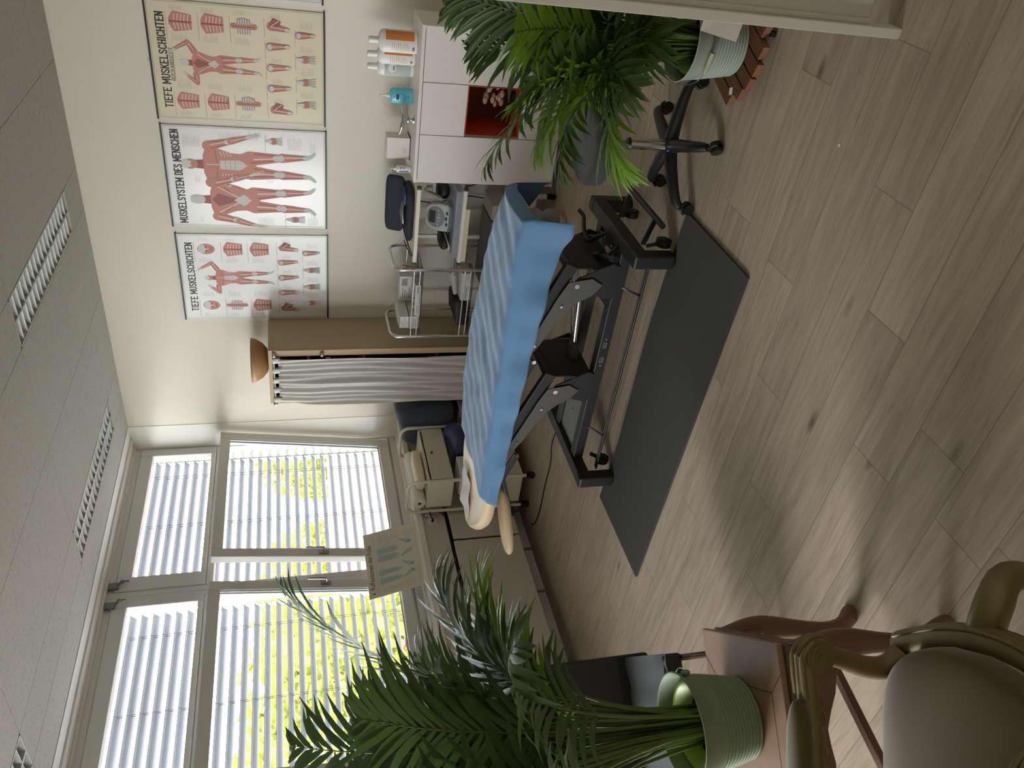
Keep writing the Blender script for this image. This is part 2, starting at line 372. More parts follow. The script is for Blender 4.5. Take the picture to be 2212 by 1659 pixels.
# outside venetian blinds
slat_m = mat('aluminium_slat', (140, 143, 150), .45)
for i, ya, yb in UNITS:
    t = thing('venetian_blind', ['', 'outdoor venetian blind with wide grey slats behind the window nearest the back wall',
              'outdoor venetian blind with wide grey slats behind the second window', 'outdoor venetian blind behind the third window, mostly hidden by the palm'][i], 'blind', (-.42, (ya+yb)/2, .9))
    b = MB(); z = .93; y1 = (0.0 if i == 1 else ya-.04); y0 = yb+.03
    tl = math.radians(29)
    while z < 2.93:
        prof = []
        for k in range(7):
            q = -1+2*k/6; d = q*.040; c = .0045*math.sin(q*math.pi)
            prof.append((-.42+d*math.cos(tl)-c*math.sin(tl), z+d*math.sin(tl)+c*math.cos(tl)))
        nrm = (-math.sin(tl)*.0012, math.cos(tl)*.0012)
        poly = prof+[(p[0]+nrm[0], p[1]+nrm[1]) for p in reversed(prof)]
        b.prism(poly, lambda u, v, w: (u, w, v), y0, y1); z += .0722
    b.build('slats', slat_m, t)
    for yy in (y1-.19, (y0+y1)/2, y0+.11):
        b = MB()
        for dx in (-.036, .036): b.cyl((-.42+dx, yy, .92), (-.42+dx, yy, 2.95), .0012, n=6)
        b.cyl((-.42, yy+.012, .92), (-.42, yy+.012, 2.95), .0016, n=6)
        b.build('ladder_cord', mat('dark_cord', (70, 70, 84), .8), t)
    b = MB(); b.box(-.46, -.38, y0, y1, .89, .905); b.build('bottom_rail', slat_m, t)
    for ya_, yb_ in ((y1+.002, y1+.012), (y0-.012, y0-.002)):
        b = MB(); b.box(-.44, -.41, ya_, yb_, .88, 2.964); b.build('guide_rail', frame_m, t)

# window sill and the fronts under it
b = MB(); b.box(-.25, -.035, -7.2, -.001, .838, .873); b.box(-.05, -.028, -4.61, -.001, .831, .876)
b.box(-.245, -.18, -4.61, -.003, .873, .888); struct(b.build('trim_3', trim_m, bevel=.004))
panel_m = mat('grey_white_panel', (196, 191, 180), .5)
b = MB(); b.box(-.09, -.05, -4.61, -.003, .660, .830); b.box(-.052, -.0485, -4.61, -.003, .700, .7025); b.box(-.0495, -.0480, -4.61, -.003, .714, .7150)
b.box(-.12, -.09, -4.61, -.003, .63, .830, 1); o = b.build('sill_panel', [panel_m, black_m]); tag(o, 'long grey-white panel with a cable outlet below the window sill', 'panel')
yy = [-.003, -1.425, -2.91, -4.40]
for k in range(3):
    b = MB(); x1 = -.022 if k == 0 else -.032
    b.box(x1-.022, x1, yy[k+1]+.008, yy[k]-.008, .139, .634)
    tag(b.build('radiator_cover', panel_m, bevel=.004), ['white radiator cover panel partly behind the cream trolley', 'wide white radiator cover panel in the middle under the windows', 'white radiator cover panel behind the tall palm'][k], 'panel', 'radiator cover panels')
t = thing('radiator', 'dark radiator on thin grey feet behind the white cover panels', 'radiator', (-.16, -2.3, 0))
b = MB(); b.box(-.20, -.12, -4.6, -.01, .139, .62); b.build('radiator_body', mat('dark_radiator', (48, 47, 46), .7), t)
for k, y in enumerate((-1.07, -1.46, -1.86)):
    b = MB(); b.cyl((-.165, y, .139), (-.165, y, .012), .009); b.cyl((-.165, y, .012), (-.165, y, 0), .02); b.build('foot', mat('grey_foot', (120, 118, 112), .5), t)
# cable outlet with plug
t = thing('cable_outlet', 'round white cable outlet with plugs in the panel under the sill', 'socket', (-.05, -1.20, .77))
b = MB(); b.cyl((-.05, -1.215, .765), (-.042, -1.215, .765), .034, n=24); b.build('outlet_plate', white_m, t)
b = MB(); b.tube([(-.04, -1.20, .765), (-.02, -1.185, .775), (-.02, -1.17, .79), (-.04, -1.16, .80)], .007, 8); b.build('white_plug', white_m, t)
b = MB(); b.cyl((-.042, -1.222, .757), (-.015, -1.222, .757), .010); b.tube(smooth_pts([(-.02, -1.222, .757), (.01, -1.20, .775), (.01, -1.16, .76), (-.01, -1.17, .69), (-.04, -1.18, .66)]), .005, 6); b.build('black_plug', black_m, t)

# ------------------------------------------------------------------ ceiling lights
louv_m = mat('matt_aluminium_louvre', (186, 190, 190), .45, .3)
def ceiling_light(x0, x1, y0, y1, label):
    t = thing('ceiling_light', label, 'ceiling light', ((x0+x1)/2, (y0+y1)/2, H), group='louvre lights in the ceiling')
    b = MB(); th = .008; zt = H+.085
    b.box(x0, x0+th, y0, y1, H-.001, zt); b.box(x1-th, x1, y0, y1, H-.001, zt); b.box(x0, x1, y0, y0+th, H-.001, zt); b.box(x0, x1, y1-th, y1, H-.001, zt); b.box(x0, x1, y0, y1, zt, zt+.003)
    b.build('housing', mat('light_housing', (196, 196, 190), .5), t)
    xm = (x0+x1)/2; b = MB(); b.box(xm-.006, xm+.006, y0+th, y1-th, H, H+.055); b.build('centre_reflector', louv_m, t)
    b = MB(); n = 18
    for i in range(1, n):
        y = lerp(y0, y1, i/n)
        for xa, xb in ((x0+th, xm-.006), (xm+.006, x1-th)):
            b.prism([(y-.002, H), (y+.002, H), (y+.014, H+.055), (y-.014, H+.055)], lambda u, v, w: (w, u, v), xa, xb)
    b.build('louvre_blades', louv_m, t)
    b = MB()
    for xa in (lerp(x0, xm, .5), lerp(xm, x1, .5)): b.cyl((xa, y0+.03, H+.072), (xa, y1-.03, H+.072), .008, n=10)
    b.build('fluorescent_tube', mat('unlit_tube', (225, 225, 220), .3), t)
for l, lab in zip(LIGHTS, ['unlit louvre ceiling light nearest the corner of window and wall', 'unlit louvre ceiling light of which only a tip shows, nearer over the windows', 'unlit louvre ceiling light above the poster wall', 'unlit louvre ceiling light in the second row from the windows, out of frame', 'louvre ceiling light furthest from the windows by the wall', 'louvre ceiling light furthest from the windows over the camera']):
    ceiling_light(*l, lab)

# ------------------------------------------------------------------ outside
random.seed(5)
b = MB(); b.box(-90, -1.2, -60, 90, -6.1, -6.0); g = b.build('ground', mat('grey_yard', (120, 118, 112), .9)); struct(g)
leafout_m = mat('garden_foliage', (98, 104, 34), .7, trans=.3, noise=.5, nscale=.8)
bark_m = mat('bark', (50, 42, 34), .9)
def outside_tree(x, y, zc, r, h, label, seed, n=900):
    rnd = random.Random(seed); t = thing('garden_tree', label, 'tree', (x, y, -6), group='trees outside the windows')
    b = MB(); b.tube([(x, y, -6), (x+.2, y, zc-h*.5), (x, y+.1, zc)], [.28, .2, .08], 8); b.build('trunk', bark_m, t)
    b = MB()
    for i in range(n):
        a = rnd.uniform(0, 2*math.pi); q = math.acos(rnd.uniform(-1, 1)); rr = rnd.uniform(.55, 1)**.5*(1+.18*math.sin(3*a+seed)*math.sin(q*2))
        c = V((x+math.sin(q)*math.cos(a)*r*rr, y+math.sin(q)*math.sin(a)*r*rr, zc+math.cos(q)*h*.5*rr))
        u = V((rnd.uniform(-1, 1), rnd.uniform(-1, 1), rnd.uniform(-1, 1))).normalized(); v = u.orthogonal().normalized(); s = rnd.uniform(.09, .22)
        b.add([c-u*s, c+v*s*.6, c+u*s, c-v*s*.6], [(0, 1, 2, 3)])
    b.build('crown', leafout_m, t)
for k, a in enumerate([(-21.5, 13.5, 1.0, 3.2, 4.4), (-19, 22.5, 1.2, 3.2, 4.6), (-11, 3.6, .2, 2.9, 5.6), (-23, 5, .9, 3.0, 5.0), (-10.5, -2.8, 0.2, 2.9, 5.4), (-30, 22, 1.6, 4.0, 5.0)]):
    outside_tree(*a, ['light green tree beyond the middle of the tilted sash by the wall', 'light green tree behind the red roofs at the corner window', 'light green tree filling the second window', 'light green tree between the two windows, further off',
                      'light green tree behind the palm in the third window', 'far light green tree above the red roofs'][k], k+3, 4200)
roof_m = mat('red_roof_tile', (130, 62, 52), .8, noise=.3, nscale=3); fac_m = mat('pale_render', (160, 158, 152), .8); brick_m = mat('red_brick', (118, 58, 50), .8)
pane_m = mat('dark_window_pane', (40, 46, 54), .15)
def house(c, rz, L, W, ze, zr, wallm, label):
    t = thing('house', label, 'house', (c[0], c[1], -6), rz)
    b = MB(); b.box(-L/2, L/2, -W/2, W/2, 0, ze+6); b.build('wall', wallm, t, local=True)
    b = MB(); e = ze+6; r = zr+6; o = .35
    b.add([(-L/2-o, -W/2-o, e-.1), (L/2+o, -W/2-o, e-.1), (L/2+o, 0, r), (-L/2-o, 0, r), (-L/2-o, W/2+o, e-.1), (L/2+o, W/2+o, e-.1)], [(0, 1, 2, 3), (3, 2, 5, 4)])
    n = int(L/.5)
    for i in range(n+1):
        x = lerp(-L/2-o, L/2+o, i/n); b.bar((x, -W/2-o, e-.08), (x, 0, r+.02), .16, .09); 
    b.build('roof', roof_m, t, local=True)
    b = MB(); b.add([(-L/2, -W/2, e), (-L/2, W/2, e), (-L/2, 0, r-.15)], [(0, 1, 2)]); b.add([(L/2, -W/2, e), (L/2, W/2, e), (L/2, 0, r-.15)], [(2, 1, 0)]); b.build('gable', wallm, t, local=True)
    for i in range(int(L/2.4)):
        x = -L/2+1.2+i*2.4
        for z in (e-1.9, e-4.6):
            b = MB(); b.box(x-.55, x+.55, -W/2-.03, -W/2, z, z+1.3); b.box(x-.03, x+.03, -W/2-.05, -W/2-.03, z, z+1.3, 1); b.build('window_pane', [pane_m, fac_m], t, local=True)
    return t
house((-13.0, 12.0), math.radians(42), 9, 6, -.7, .9, brick_m, 'red brick house with a red tiled roof outside the corner window')
house((-8.6, 8.1), math.radians(42), 6.5, 2.6, -2.0, -1.0, fac_m, 'low pale outbuilding with a tiled roof in front of the brick house')
house((-19, -3.5), math.radians(75), 8, 5, -2.4, -.9, fac_m, 'pale house with a red roof outside the second window')
#PART3
# ------------------------------------------------------------------ posters
STROKES = {
 'T': [[(0, 1), (1, 1)], [(.5, 1), (.5, 0)]], 'I': [[(.5, 1), (.5, 0)]], 'E': [[(.1, 0), (.1, 1)], [(0, 1), (1, 1)], [(.1, .52), (.75, .52)], [(0, 0), (1, 0)]],
 'F': [[(.1, 0), (.1, 1)], [(0, 1), (1, 1)], [(.1, .52), (.75, .52)]], 'M': [[(.05, 0), (.05, 1), (.5, .25), (.95, 1), (.95, 0)]], 'N': [[(.08, 0), (.08, 1), (.92, 0), (.92, 1)]],
 'U': [[(.08, 1), (.08, .3), (.2, .06), (.5, 0), (.8, .06), (.92, .3), (.92, 1)]], 'S': [[(.9, .8), (.78, .95), (.5, 1), (.2, .95), (.08, .78), (.2, .6), (.5, .5), (.82, .4), (.94, .22), (.8, .05), (.5, 0), (.2, .05), (.06, .2)]],
 'K': [[(.08, 0), (.08, 1)], [(.92, 1), (.1, .42)], [(.35, .6), (.95, 0)]], 'L': [[(.1, 1), (.1, 0), (1, 0)]], 'C': [[(.93, .78), (.8, .94), (.5, 1), (.2, .93), (.06, .7), (.04, .5), (.06, .3), (.2, .07), (.5, 0), (.8, .06), (.93, .22)]],
 'H': [[(.08, 0), (.08, 1)], [(.92, 0), (.92, 1)], [(.08, .5), (.92, .5)]], 'Y': [[(.02, 1), (.5, .5), (.98, 1)], [(.5, .5), (.5, 0)]], 'D': [[(.1, 0), (.1, 1), (.6, 1), (.88, .85), (.96, .5), (.88, .15), (.6, 0), (.1, 0)]],
 'R': [[(.1, 0), (.1, 1), (.7, 1), (.9, .85), (.9, .63), (.7, .5), (.1, .5)], [(.5, .5), (.95, 0)]], 'A': [[(.02, 0), (.5, 1), (.98, 0)], [(.2, .36), (.8, .36)]],
 'Ü': [[(.08, 1), (.08, .3), (.2, .06), (.5, 0), (.8, .06), (.92, .3), (.92, 1)], [(.25, 1.12), (.25, 1.24)], [(.75, 1.12), (.75, 1.24)]], ' ': []}
SERIF = {'T': [(.5, 0)], 'I': [(.5, 0), (.5, 1)], 'E': [], 'F': [(.1, 0)], 'M': [(.05, 0), (.05, 1), (.95, 0), (.95, 1)], 'N': [(.08, 0), (.08, 1), (.92, 1)], 'U': [(.08, 1), (.92, 1)], 'K': [(.08, 0), (.08, 1), (.92, 1), (.95, 0)],
         'L': [(.1, 1)], 'H': [(.08, 0), (.08, 1), (.92, 0), (.92, 1)], 'Y': [(.02, 1), (.98, 1), (.5, 0)], 'D': [], 'R': [(.1, 0), (.95, 0)], 'A': [(.02, 0), (.98, 0)], 'Ü': [(.08, 1), (.92, 1)]}
class Sheet:
    """flat printed sheet; u to the right and v downwards in metres from the top left corner"""
    def __init__(s, tl, ux, dn, out): s.o = V(tl); s.u = V(ux); s.d = V(dn); s.n = V(out); s.b = MB(); s.c = 0
    def P(s, u, v, k): return s.o+s.u*u+s.d*v+s.n*(.0002+.000008*s.c)
    def poly(s, pts, m, k=1): s.c += 1; s.b.add([s.P(u, v, k) for u, v in pts], [tuple(range(len(pts)))], m)
    def rect(s, u0, v0, u1, v1, m, k=1): s.poly([(u0, v0), (u0, v1), (u1, v1), (u1, v0)], m, k)
    def line(s, p, q, w, m, k=1):
        dx, dy = q[0]-p[0], q[1]-p[1]; l = math.hypot(dx, dy) or 1; nx, ny = -dy/l*w/2, dx/l*w/2
        s.poly([(p[0]+nx, p[1]+ny), (p[0]-nx, p[1]-ny), (q[0]-nx, q[1]-ny), (q[0]+nx, q[1]+ny)], m, k)
    def cap(s, p, q, r1, r2, m, k=1, n=7):
        a = math.atan2(q[1]-p[1], q[0]-p[0]); pts = []
        for i in range(n+1): t = a+math.pi/2+math.pi*i/n; pts.append((p[0]+r1*math.cos(t), p[1]+r1*math.sin(t)))
        for i in range(n+1): t = a-math.pi/2+math.pi*i/n; pts.append((q[0]+r2*math.cos(t), q[1]+r2*math.sin(t)))
        s.poly(pts, m, k)
    def oval(s, c, ru, rv, m, k=1, rot=0, n=18):
        s.poly([(c[0]+ru*math.cos(2*math.pi*i/n)*math.cos(rot)-rv*math.sin(2*math.pi*i/n)*math.sin(rot), c[1]+ru*math.cos(2*math.pi*i/n)*math.sin(rot)+rv*math.sin(2*math.pi*i/n)*math.cos(rot)) for i in range(n)], m, k)
    def caps(s, txt, u0, v0, u1, h, m, k=2, th=.21):
        n = sum(.55 if c == ' ' else (.5 if c == 'I' else (1.25 if c == 'M' else 1)) for c in txt); adv = (u1-u0)/n; u = u0
        for c in txt:
            w = adv*(.55 if c == ' ' else (.5 if c == 'I' else (1.25 if c == 'M' else 1))); gw = w*.74; ox = u+w*.13; t = h*th
            for st in STROKES[c]:
                for a, b_ in zip(st, st[1:]): s.cap((ox+a[0]*gw, v0+h-a[1]*h), (ox+b_[0]*gw, v0+h-b_[1]*h), t*.42, t*.42, m, k, 3)
            for sx, sy in SERIF.get(c, []): s.line((ox+sx*gw-adv*.2, v0+h-sy*h), (ox+sx*gw+adv*.2, v0+h-sy*h), t*.55, m, k)
            u += w
    def notes(s, u0, v0, n, w, rnd, gap=.0075, m=5):
        for i in range(n):
            l = w*rnd.uniform(.45, 1); s.line((u0, v0+i*gap), (u0+l, v0+i*gap), .0014, m, 1)
def muscle(s, p, q, r1, r2, rnd, cap_ends=True):
    """limb: red belly with paler tendons and darker fibres"""
    s.cap(p, q, r1, r2, 1, 1)
    dx, dy = q[0]-p[0], q[1]-p[1]; L = math.hypot(dx, dy); nx, ny = -dy/L, dx/L
    for i in range(3):
        o = lerp(-.6, .6, i/2)+rnd.uniform(-.1, .1); a = rnd.uniform(.0, .15); e = rnd.uniform(.8, .98)
        P0 = (p[0]+dx*a+nx*o*r1, p[1]+dy*a+ny*o*r1); Q0 = (p[0]+dx*e+nx*o*r2, p[1]+dy*e+ny*o*r2)
        s.line(P0, Q0, r1*.16, 2 if i != 1 else 3, 2)
    if cap_ends: s.cap((p[0]+dx*.86, p[1]+dy*.86), q, r2*.7, r2*.85, 4, 2)
def figure(s, cx, top, h, rnd, arms='down', back=False, lean=0):
    def pt(a, b_): return (cx+a*1.12*h, top+b_*h)
    def limb(a, c, r1, r2, e=True): muscle(s, pt(*a), pt(*c), r1*1.12*h, r2*1.12*h, rnd, e)
    s.cap(pt(0, .10), pt(0, .17), .03*h, .038*h, 2, 1)
    s.poly([pt(-.125, .185), pt(-.06, .16), pt(.06, .16), pt(.125, .185), pt(.118, .26), pt(.085, .36), pt(.08, .43), pt(.10, .50), pt(.03, .545), pt(-.03, .545), pt(-.10, .50), pt(-.08, .43), pt(-.085, .36), pt(-.118, .26)], 1, 1)
    if back:
        s.poly([pt(0, .17), pt(.05, .22), pt(.012, .36), pt(-.012, .36), pt(-.05, .22)], 2, 2)
        s.poly([pt(0, .34), pt(.045, .42), pt(0, .49), pt(-.045, .42)], 4, 2)
        for sg in (-1, 1):
            s.line(pt(sg*.1, .22), pt(sg*.02, .38), .008*h, 3, 2); s.oval(pt(sg*.05, .49), .045*h, .045*h, 1, 3); s.line(pt(sg*.095, .27), pt(sg*.05, .33), .007*h, 2, 3)
    else:
        for sg in (-1, 1):
            s.oval(pt(sg*.06, .235), .052*h, .036*h, 1, 3); s.line(pt(sg*.012, .26), pt(sg*.105, .25), .005*h, 2, 3)
            for k in range(4): s.line(pt(sg*.06, .30+k*.022), pt(sg*.095, .285+k*.022), .005*h, 3, 2)
        s.poly([pt(-.03, .28), pt(.03, .28), pt(.036, .42), pt(0, .50), pt(-.036, .42)], 4, 2)
        for k in range(3): s.line(pt(-.03, .32+k*.035), pt(.03, .32+k*.035), .004*h, 1, 3)
        s.line(pt(0, .18), pt(0, .5), .005*h, 3, 3)
    s.oval(pt(0, .065), .040*h, .055*h, 4 if back else 1, 2); s.oval(pt(0, .035), .036*h, .032*h, 4, 3)
    if not back:
        s.oval(pt(-.014, .066), .008*h, .006*h, 3, 3); s.oval(pt(.014, .066), .008*h, .006*h, 3, 3); s.line(pt(-.012, .095), pt(.012, .095), .004*h, 2, 3)
    for sg in (-1, 1):
        limb((sg*.05, .50), (sg*.06, .72), .052, .027); limb((sg*.062, .74), (sg*.07, .93), .033, .015)
        s.oval(pt(sg*.061, .73), .024*h, .026*h, 4, 3); s.cap(pt(sg*.07, .945), pt(sg*.10, .985), .016*h, .012*h, 4, 1)
        if arms == 'down':
            limb((sg*.13, .20), (sg*.165, .36), .034, .022); limb((sg*.168, .37), (sg*.20, .50), .024, .012)
            s.cap(pt(sg*.203, .51), pt(sg*.21, .55), .014*h, .012*h, 4, 1)
            for f in range(4): s.line(pt(sg*(.198+f*.008), .54), pt(sg*(.203+f*.011), .59), .004*h, 4, 1)
        else:
            hi = -.06 if (arms == 'up' and sg > 0) else 0.02
            limb((sg*.125, .19), (sg*.22, .12 if sg > 0 else .20), .034, .024); limb((sg*.22, .12 if sg > 0 else .20), (sg*.13, hi if sg > 0 else .07), .024, .013)
            s.oval(pt(sg*.115, hi-.01 if sg > 0 else .055), .018*h, .020*h, 4, 2)
def organ(s, u, v, w, h, kind, rnd):
    s.line((u-w*.9, v-h*.62), (u+w*.5, v-h*.62), .0028, 5, 1)
    if kind == 'torso':
        s.poly([(u-w*.5, v-h*.3), (u-w*.15, v-h*.5), (u+w*.15, v-h*.5), (u+w*.5, v-h*.3), (u+w*.36, v+h*.5), (u-w*.36, v+h*.5)], 1, 1)
        for k in range(5):
            z = v-h*.28+k*h*.15; s.line((u-w*.38, z+h*.05), (u-w*.04, z), w*.045, 3, 2); s.line((u+w*.38, z+h*.05), (u+w*.04, z), w*.045, 3, 2)
        s.line((u, v-h*.5), (u, v+h*.5), w*.1, 2, 3)
    elif kind == 'ribs':
        s.oval((u, v), w*.42, h*.38, 4, 1)
        for k in range(6):
            z = v-h*.3+k*h*.11; s.line((u-w*.38, z+h*.04), (u, z), w*.03, 2, 2); s.line((u+w*.38, z+h*.04), (u, z), w*.03, 2, 2)
        s.cap((u, v-h*.5), (u, v+h*.5), w*.11, w*.13, 1, 3); s.line((u, v-h*.5), (u, v+h*.5), w*.05, 2, 4)
    elif kind == 'head':
        s.oval((u, v), w*.36, h*.46, 1, 1); s.oval((u, v-h*.2), w*.3, h*.22, 4, 2); s.oval((u-w*.13, v), w*.08, h*.05, 2, 2); s.oval((u+w*.13, v), w*.08, h*.05, 2, 2); s.line((u-w*.14, v+h*.26), (u+w*.14, v+h*.26), w*.06, 2, 2); s.line((u, v-h*.1), (u, v+h*.12), w*.05, 3, 3)
    elif kind == 'limb':
        muscle(s, (u, v-h*.42), (u+w*.08, v+h*.38), w*.30, w*.14, rnd); s.oval((u, v-h*.42), w*.22, w*.2, 4, 3)
    elif kind == 'shoulder':
        muscle(s, (u-w*.1, v-h*.35), (u-w*.3, v+h*.4), w*.3, w*.15, rnd); s.poly([(u-w*.1, v-h*.45), (u+w*.5, v-h*.25), (u+w*.3, v+h*.1), (u-w*.1, v)], 2, 2); s.line((u-w*.1, v-h*.35), (u+w*.35, v), w*.06, 3, 3)
    else:   # hand
        s.oval((u, v-h*.1), w*.3, h*.26, 1, 1); s.cap((u, v-h*.5), (u, v-h*.3), w*.14, w*.16, 4, 1)
        for f in range(5): s.line((u-w*.22+f*w*.11, v+h*.05), (u-w*.36+f*w*.18, v+h*.48), w*.07, 4, 2); s.line((u-w*.18+f*w*.09, v-h*.15), (u-w*.2+f*w*.1, v+h*.12), w*.04, 2, 2)
INK = [None, mat('print_muscle_red', (190, 126, 112), .5), mat('print_dark_red', (146, 86, 78), .5), mat('print_pale_tendon', (226, 196, 184), .5), mat('print_bone_grey', (196, 196, 192), .5), mat('print_grey_note', (158, 154, 144), .5), mat('print_black', (34, 30, 34), .5)]
bar_m = mat('black_poster_bar', (26, 22, 30), .4); tape_m = mat('clear_sleeve', (214, 212, 208), .25)
def poster(x0, x1, zt, zb, paper, title, sub, kind, seed, label):
    t = thing('anatomy_poster', label, 'poster', ((x0+x1)/2, -.004, zb), group='anatomy wall charts on the back wall')
    rnd = random.Random(seed); W = x1-x0; Hh = zt-zb
    s = Sheet((x0, -.0065, zt), (1, 0, 0), (0, 0, -1), (0, -1, 0)); s.b.box(x0+.004, x1-.004, -.0062, -.0042, zb+.004, zt-.004)
    s.rect(.004, .004, W-.004, Hh-.004, 0, 0)
    u0 = W*.10 if kind != 'two' else W*.035
    u1 = W*.90 if kind != 'two' else W*.955
    s.caps(title, u0, Hh*.052, u1, Hh*.042 if kind != 'two' else .045, 6)
    if sub: s.caps(sub, W*.335, Hh*.105, W*.62, Hh*.022, 6, th=.13)
    if kind == 'two':
        figure(s, W*.635, Hh*.095, Hh*.845, rnd, 'down', False); figure(s, W*.285, Hh*.125, Hh*.81, rnd, 'down', True)
        organ(s, W*.88, Hh*.68, .075, .10, 'hand', rnd); organ(s, W*.09, Hh*.80, .07, .12, 'hand', rnd)
        for (a, c, n, w_) in [(.80, .12, 14, .09), (.85, .34, 18, .08), (.88, .52, 8, .06), (.80, .76, 12, .10), (.05, .18, 3, .07), (.04, .40, 9, .06), (.03, .55, 14, .08), (.46, .17, 5, .06), (.47, .30, 7, .05), (.48, .42, 8, .06), (.47, .62, 6, .05), (.5, .78, 5, .05), (.03, .88, 9, .09), (.78, .9, 5, .09)]:
            s.notes(W*a, Hh*c, n, w_, rnd)
    else:
        figure(s, W*.5, Hh*.155, Hh*.475, rnd, 'up', kind == 'back')
        L = ['torso', 'torso', 'ribs'] if kind == 'back' else ['head', 'ribs', 'torso']; R = ['torso', 'torso', 'ribs'] if kind == 'back' else ['head', 'torso', 'torso']
        for i in range(3):
            v = Hh*(.185+.175*i); organ(s, W*.17, v, W*.15, Hh*.125, L[i], rnd); organ(s, W*.83, v, W*.16, Hh*.125, R[i], rnd)
            for uu in (.28, .68): s.notes(W*uu, v-Hh*.05, 11, W*.07, rnd)
            s.notes(W*.04, v-Hh*.05, 9, W*.045, rnd); s.notes(W*.92, v-Hh*.05, 9, W*.045, rnd)
        for i in range(5):
            organ(s, W*(.14+.18*i), Hh*.735, W*.11, Hh*.135, 'shoulder' if i in (0, 4) else 'limb', rnd); s.notes(W*(.19+.18*i), Hh*.69, 8, W*.05, rnd)
        for i in range(4):
            organ(s, W*(.19+.2*i), Hh*.895, W*.10, Hh*.11, 'hand' if i != 3 else 'limb', rnd); s.notes(W*(.25+.2*i), Hh*.86, 10, W*.07, rnd)
    for p, q in [((.012, .012), (W-.012, .012)), ((.012, .012), (.012, Hh-.012)), ((W-.012, .012), (W-.012, Hh-.012)), ((.012, Hh-.012), (W-.012, Hh-.012))]: s.line(p, q, .0022, 5, 1)
    s.b.build('printed_sheet', [paper]+INK[1:], t)
    for z in (zt, zb):
        b = MB(); b.box(x0-.002, x1+.002, -.012, -.001, z-.0055, z+.0055); b.build('hanging_bar', bar_m, t)
    b = MB(); xm = (x0+x1)/2; b.tube([(xm-.006, -.007, zt+.004), (xm-.007, -.007, zt+.014), (xm, -.007, zt+.019), (xm+.007, -.007, zt+.014), (xm+.006, -.007, zt+.004)], .0015, 6); b.build('hook', chrome_m, t)
white_paper = mat('glossy_white_paper', (222, 221, 220), .22, spec=.6); cream_paper = mat('glossy_cream_paper', (222, 212, 184), .25, spec=.5)
poster(2.462, 3.155, 2.470, 1.464, cream_paper, 'TIEFE MUSKELSCHICHTEN', 'RÜCKANSICHT', 'back', 3, 'cream wall chart of deep muscle layers seen from behind, right of the others')
poster(1.733, 2.430, 2.466, 1.459, white_paper, 'MUSKELSYSTEM DES MENSCHEN', None, 'two', 5, 'white wall chart with two full muscle figures, the middle one of three')
poster(.993, 1.680, 2.460, 1.452, white_paper, 'TIEFE MUSKELSCHICHTEN', None, 'front', 8, 'white wall chart of deep muscle layers seen from the front, beside the wardrobe')
poster(3.196, 3.90, 2.478, 1.472, white_paper, 'MUSKELSYSTEM', None, 'front', 9, 'wall chart at the edge of the picture, only its lower bar end showing')

# reflexology chart leaning on the sill against the window
t = thing('reflexology_chart', 'pale chart of foot reflex zones leaning on the sill against the window', 'poster', (-.11, -1.45, .876))
tl_, tr_, br_ = V((-.185, -1.765, 1.266)), V((-.185, -1.175, 1.262)), V((-.105, -1.150, .877)); ux = (tr_-tl_).normalized(); dn = (br_-tr_).normalized(); on = ux.cross(dn); on = on if on.x > 0 else -on
Wc, Hc = (tr_-tl_).length, (br_-tr_).length; rnd = random.Random(4)
s = Sheet(tl_, ux, dn, on); c0 = tl_+ux*Wc/2+dn*Hc/2-on*.0015; s.b.obox(c0, ux*Wc/2, dn*Hc/2, on*.001)
def rt(u, v): return s.P(u, v, 2)
_b = MB(); text_mesh('Reflexzonen der Füße', .050, lambda x, y: s.P(.07+x, .048-y, 2), 'title', None, _b, .92); s.b.add(_b.v, _b.f, 3)
s.poly([(.028, .045), (.045, .045), (.0365, .022)], 3, 2)
for i, (u, tx) in enumerate([(.125, 0), (.20, 0), (.325, 1), (.395, 1)]):
    if tx: s.cap((u, .12), (u, .215), .032, .028, 1, 1)
    else: s.cap((u, .12), (u, .205), .026, .02, 1, 1); s.poly([(u-.02, .19), (u+.02, .19), (u+.012, .25), (u-.012, .25)], 1, 1)
    for f in range(5): s.oval((u-.026+f*.013, .092+.004*abs(f-2)), .007, .011, 1, 2)
    for k in range(7): s.line((u-.026, .115+k*.016), (u+.024, .119+k*.016), .0016, 2, 3)
    s.line((u, .10), (u+.004, .22), .0018, 2, 3); s.oval((u-.008, .17), .008, .012, 4, 3)
for i, (u, sg) in enumerate([(.15, 1), (.22, -1), (.34, 1), (.43, -1)]):
    s.poly([(u-sg*.012, .345), (u+sg*.022, .345), (u+sg*.018, .30), (u-sg*.002, .285), (u-sg*.036, .25), (u-sg*.042, .262), (u-sg*.02, .31)], 1, 1)
    s.line((u-sg*.038, .258), (u+sg*.01, .31), .002, 2, 2); s.oval((u+sg*.006, .325), .008, .010, 4 if i == 2 else 2, 2)
for a, c, n, w_ in [(.03, .10, 20, .05), (.03, .27, 10, .07), (.47, .10, 12, .09), (.48, .20, 8, .08), (.48, .29, 9, .07), (.04, .36, 2, .2)]: s.notes(a, c, n, w_, rnd, m=5)
for p, q in [((.02, .07), (Wc-.02, .07)), ((.02, Hc-.02), (Wc-.02, Hc-.02)), ((.455, .08), (.455, Hc-.04)), ((.02, .265), (.10, .265))]: s.line(p, q, .0013, 5, 1)
s.b.build('printed_sheet', [mat('chart_paper', (206, 203, 188), .4), mat('print_teal_wash', (168, 186, 184), .5), mat('print_teal_line', (104, 128, 130), .5), mat('print_dark_letter', (60, 60, 58), .5), mat('print_salmon', (190, 158, 138), .5), INK[5]], t)

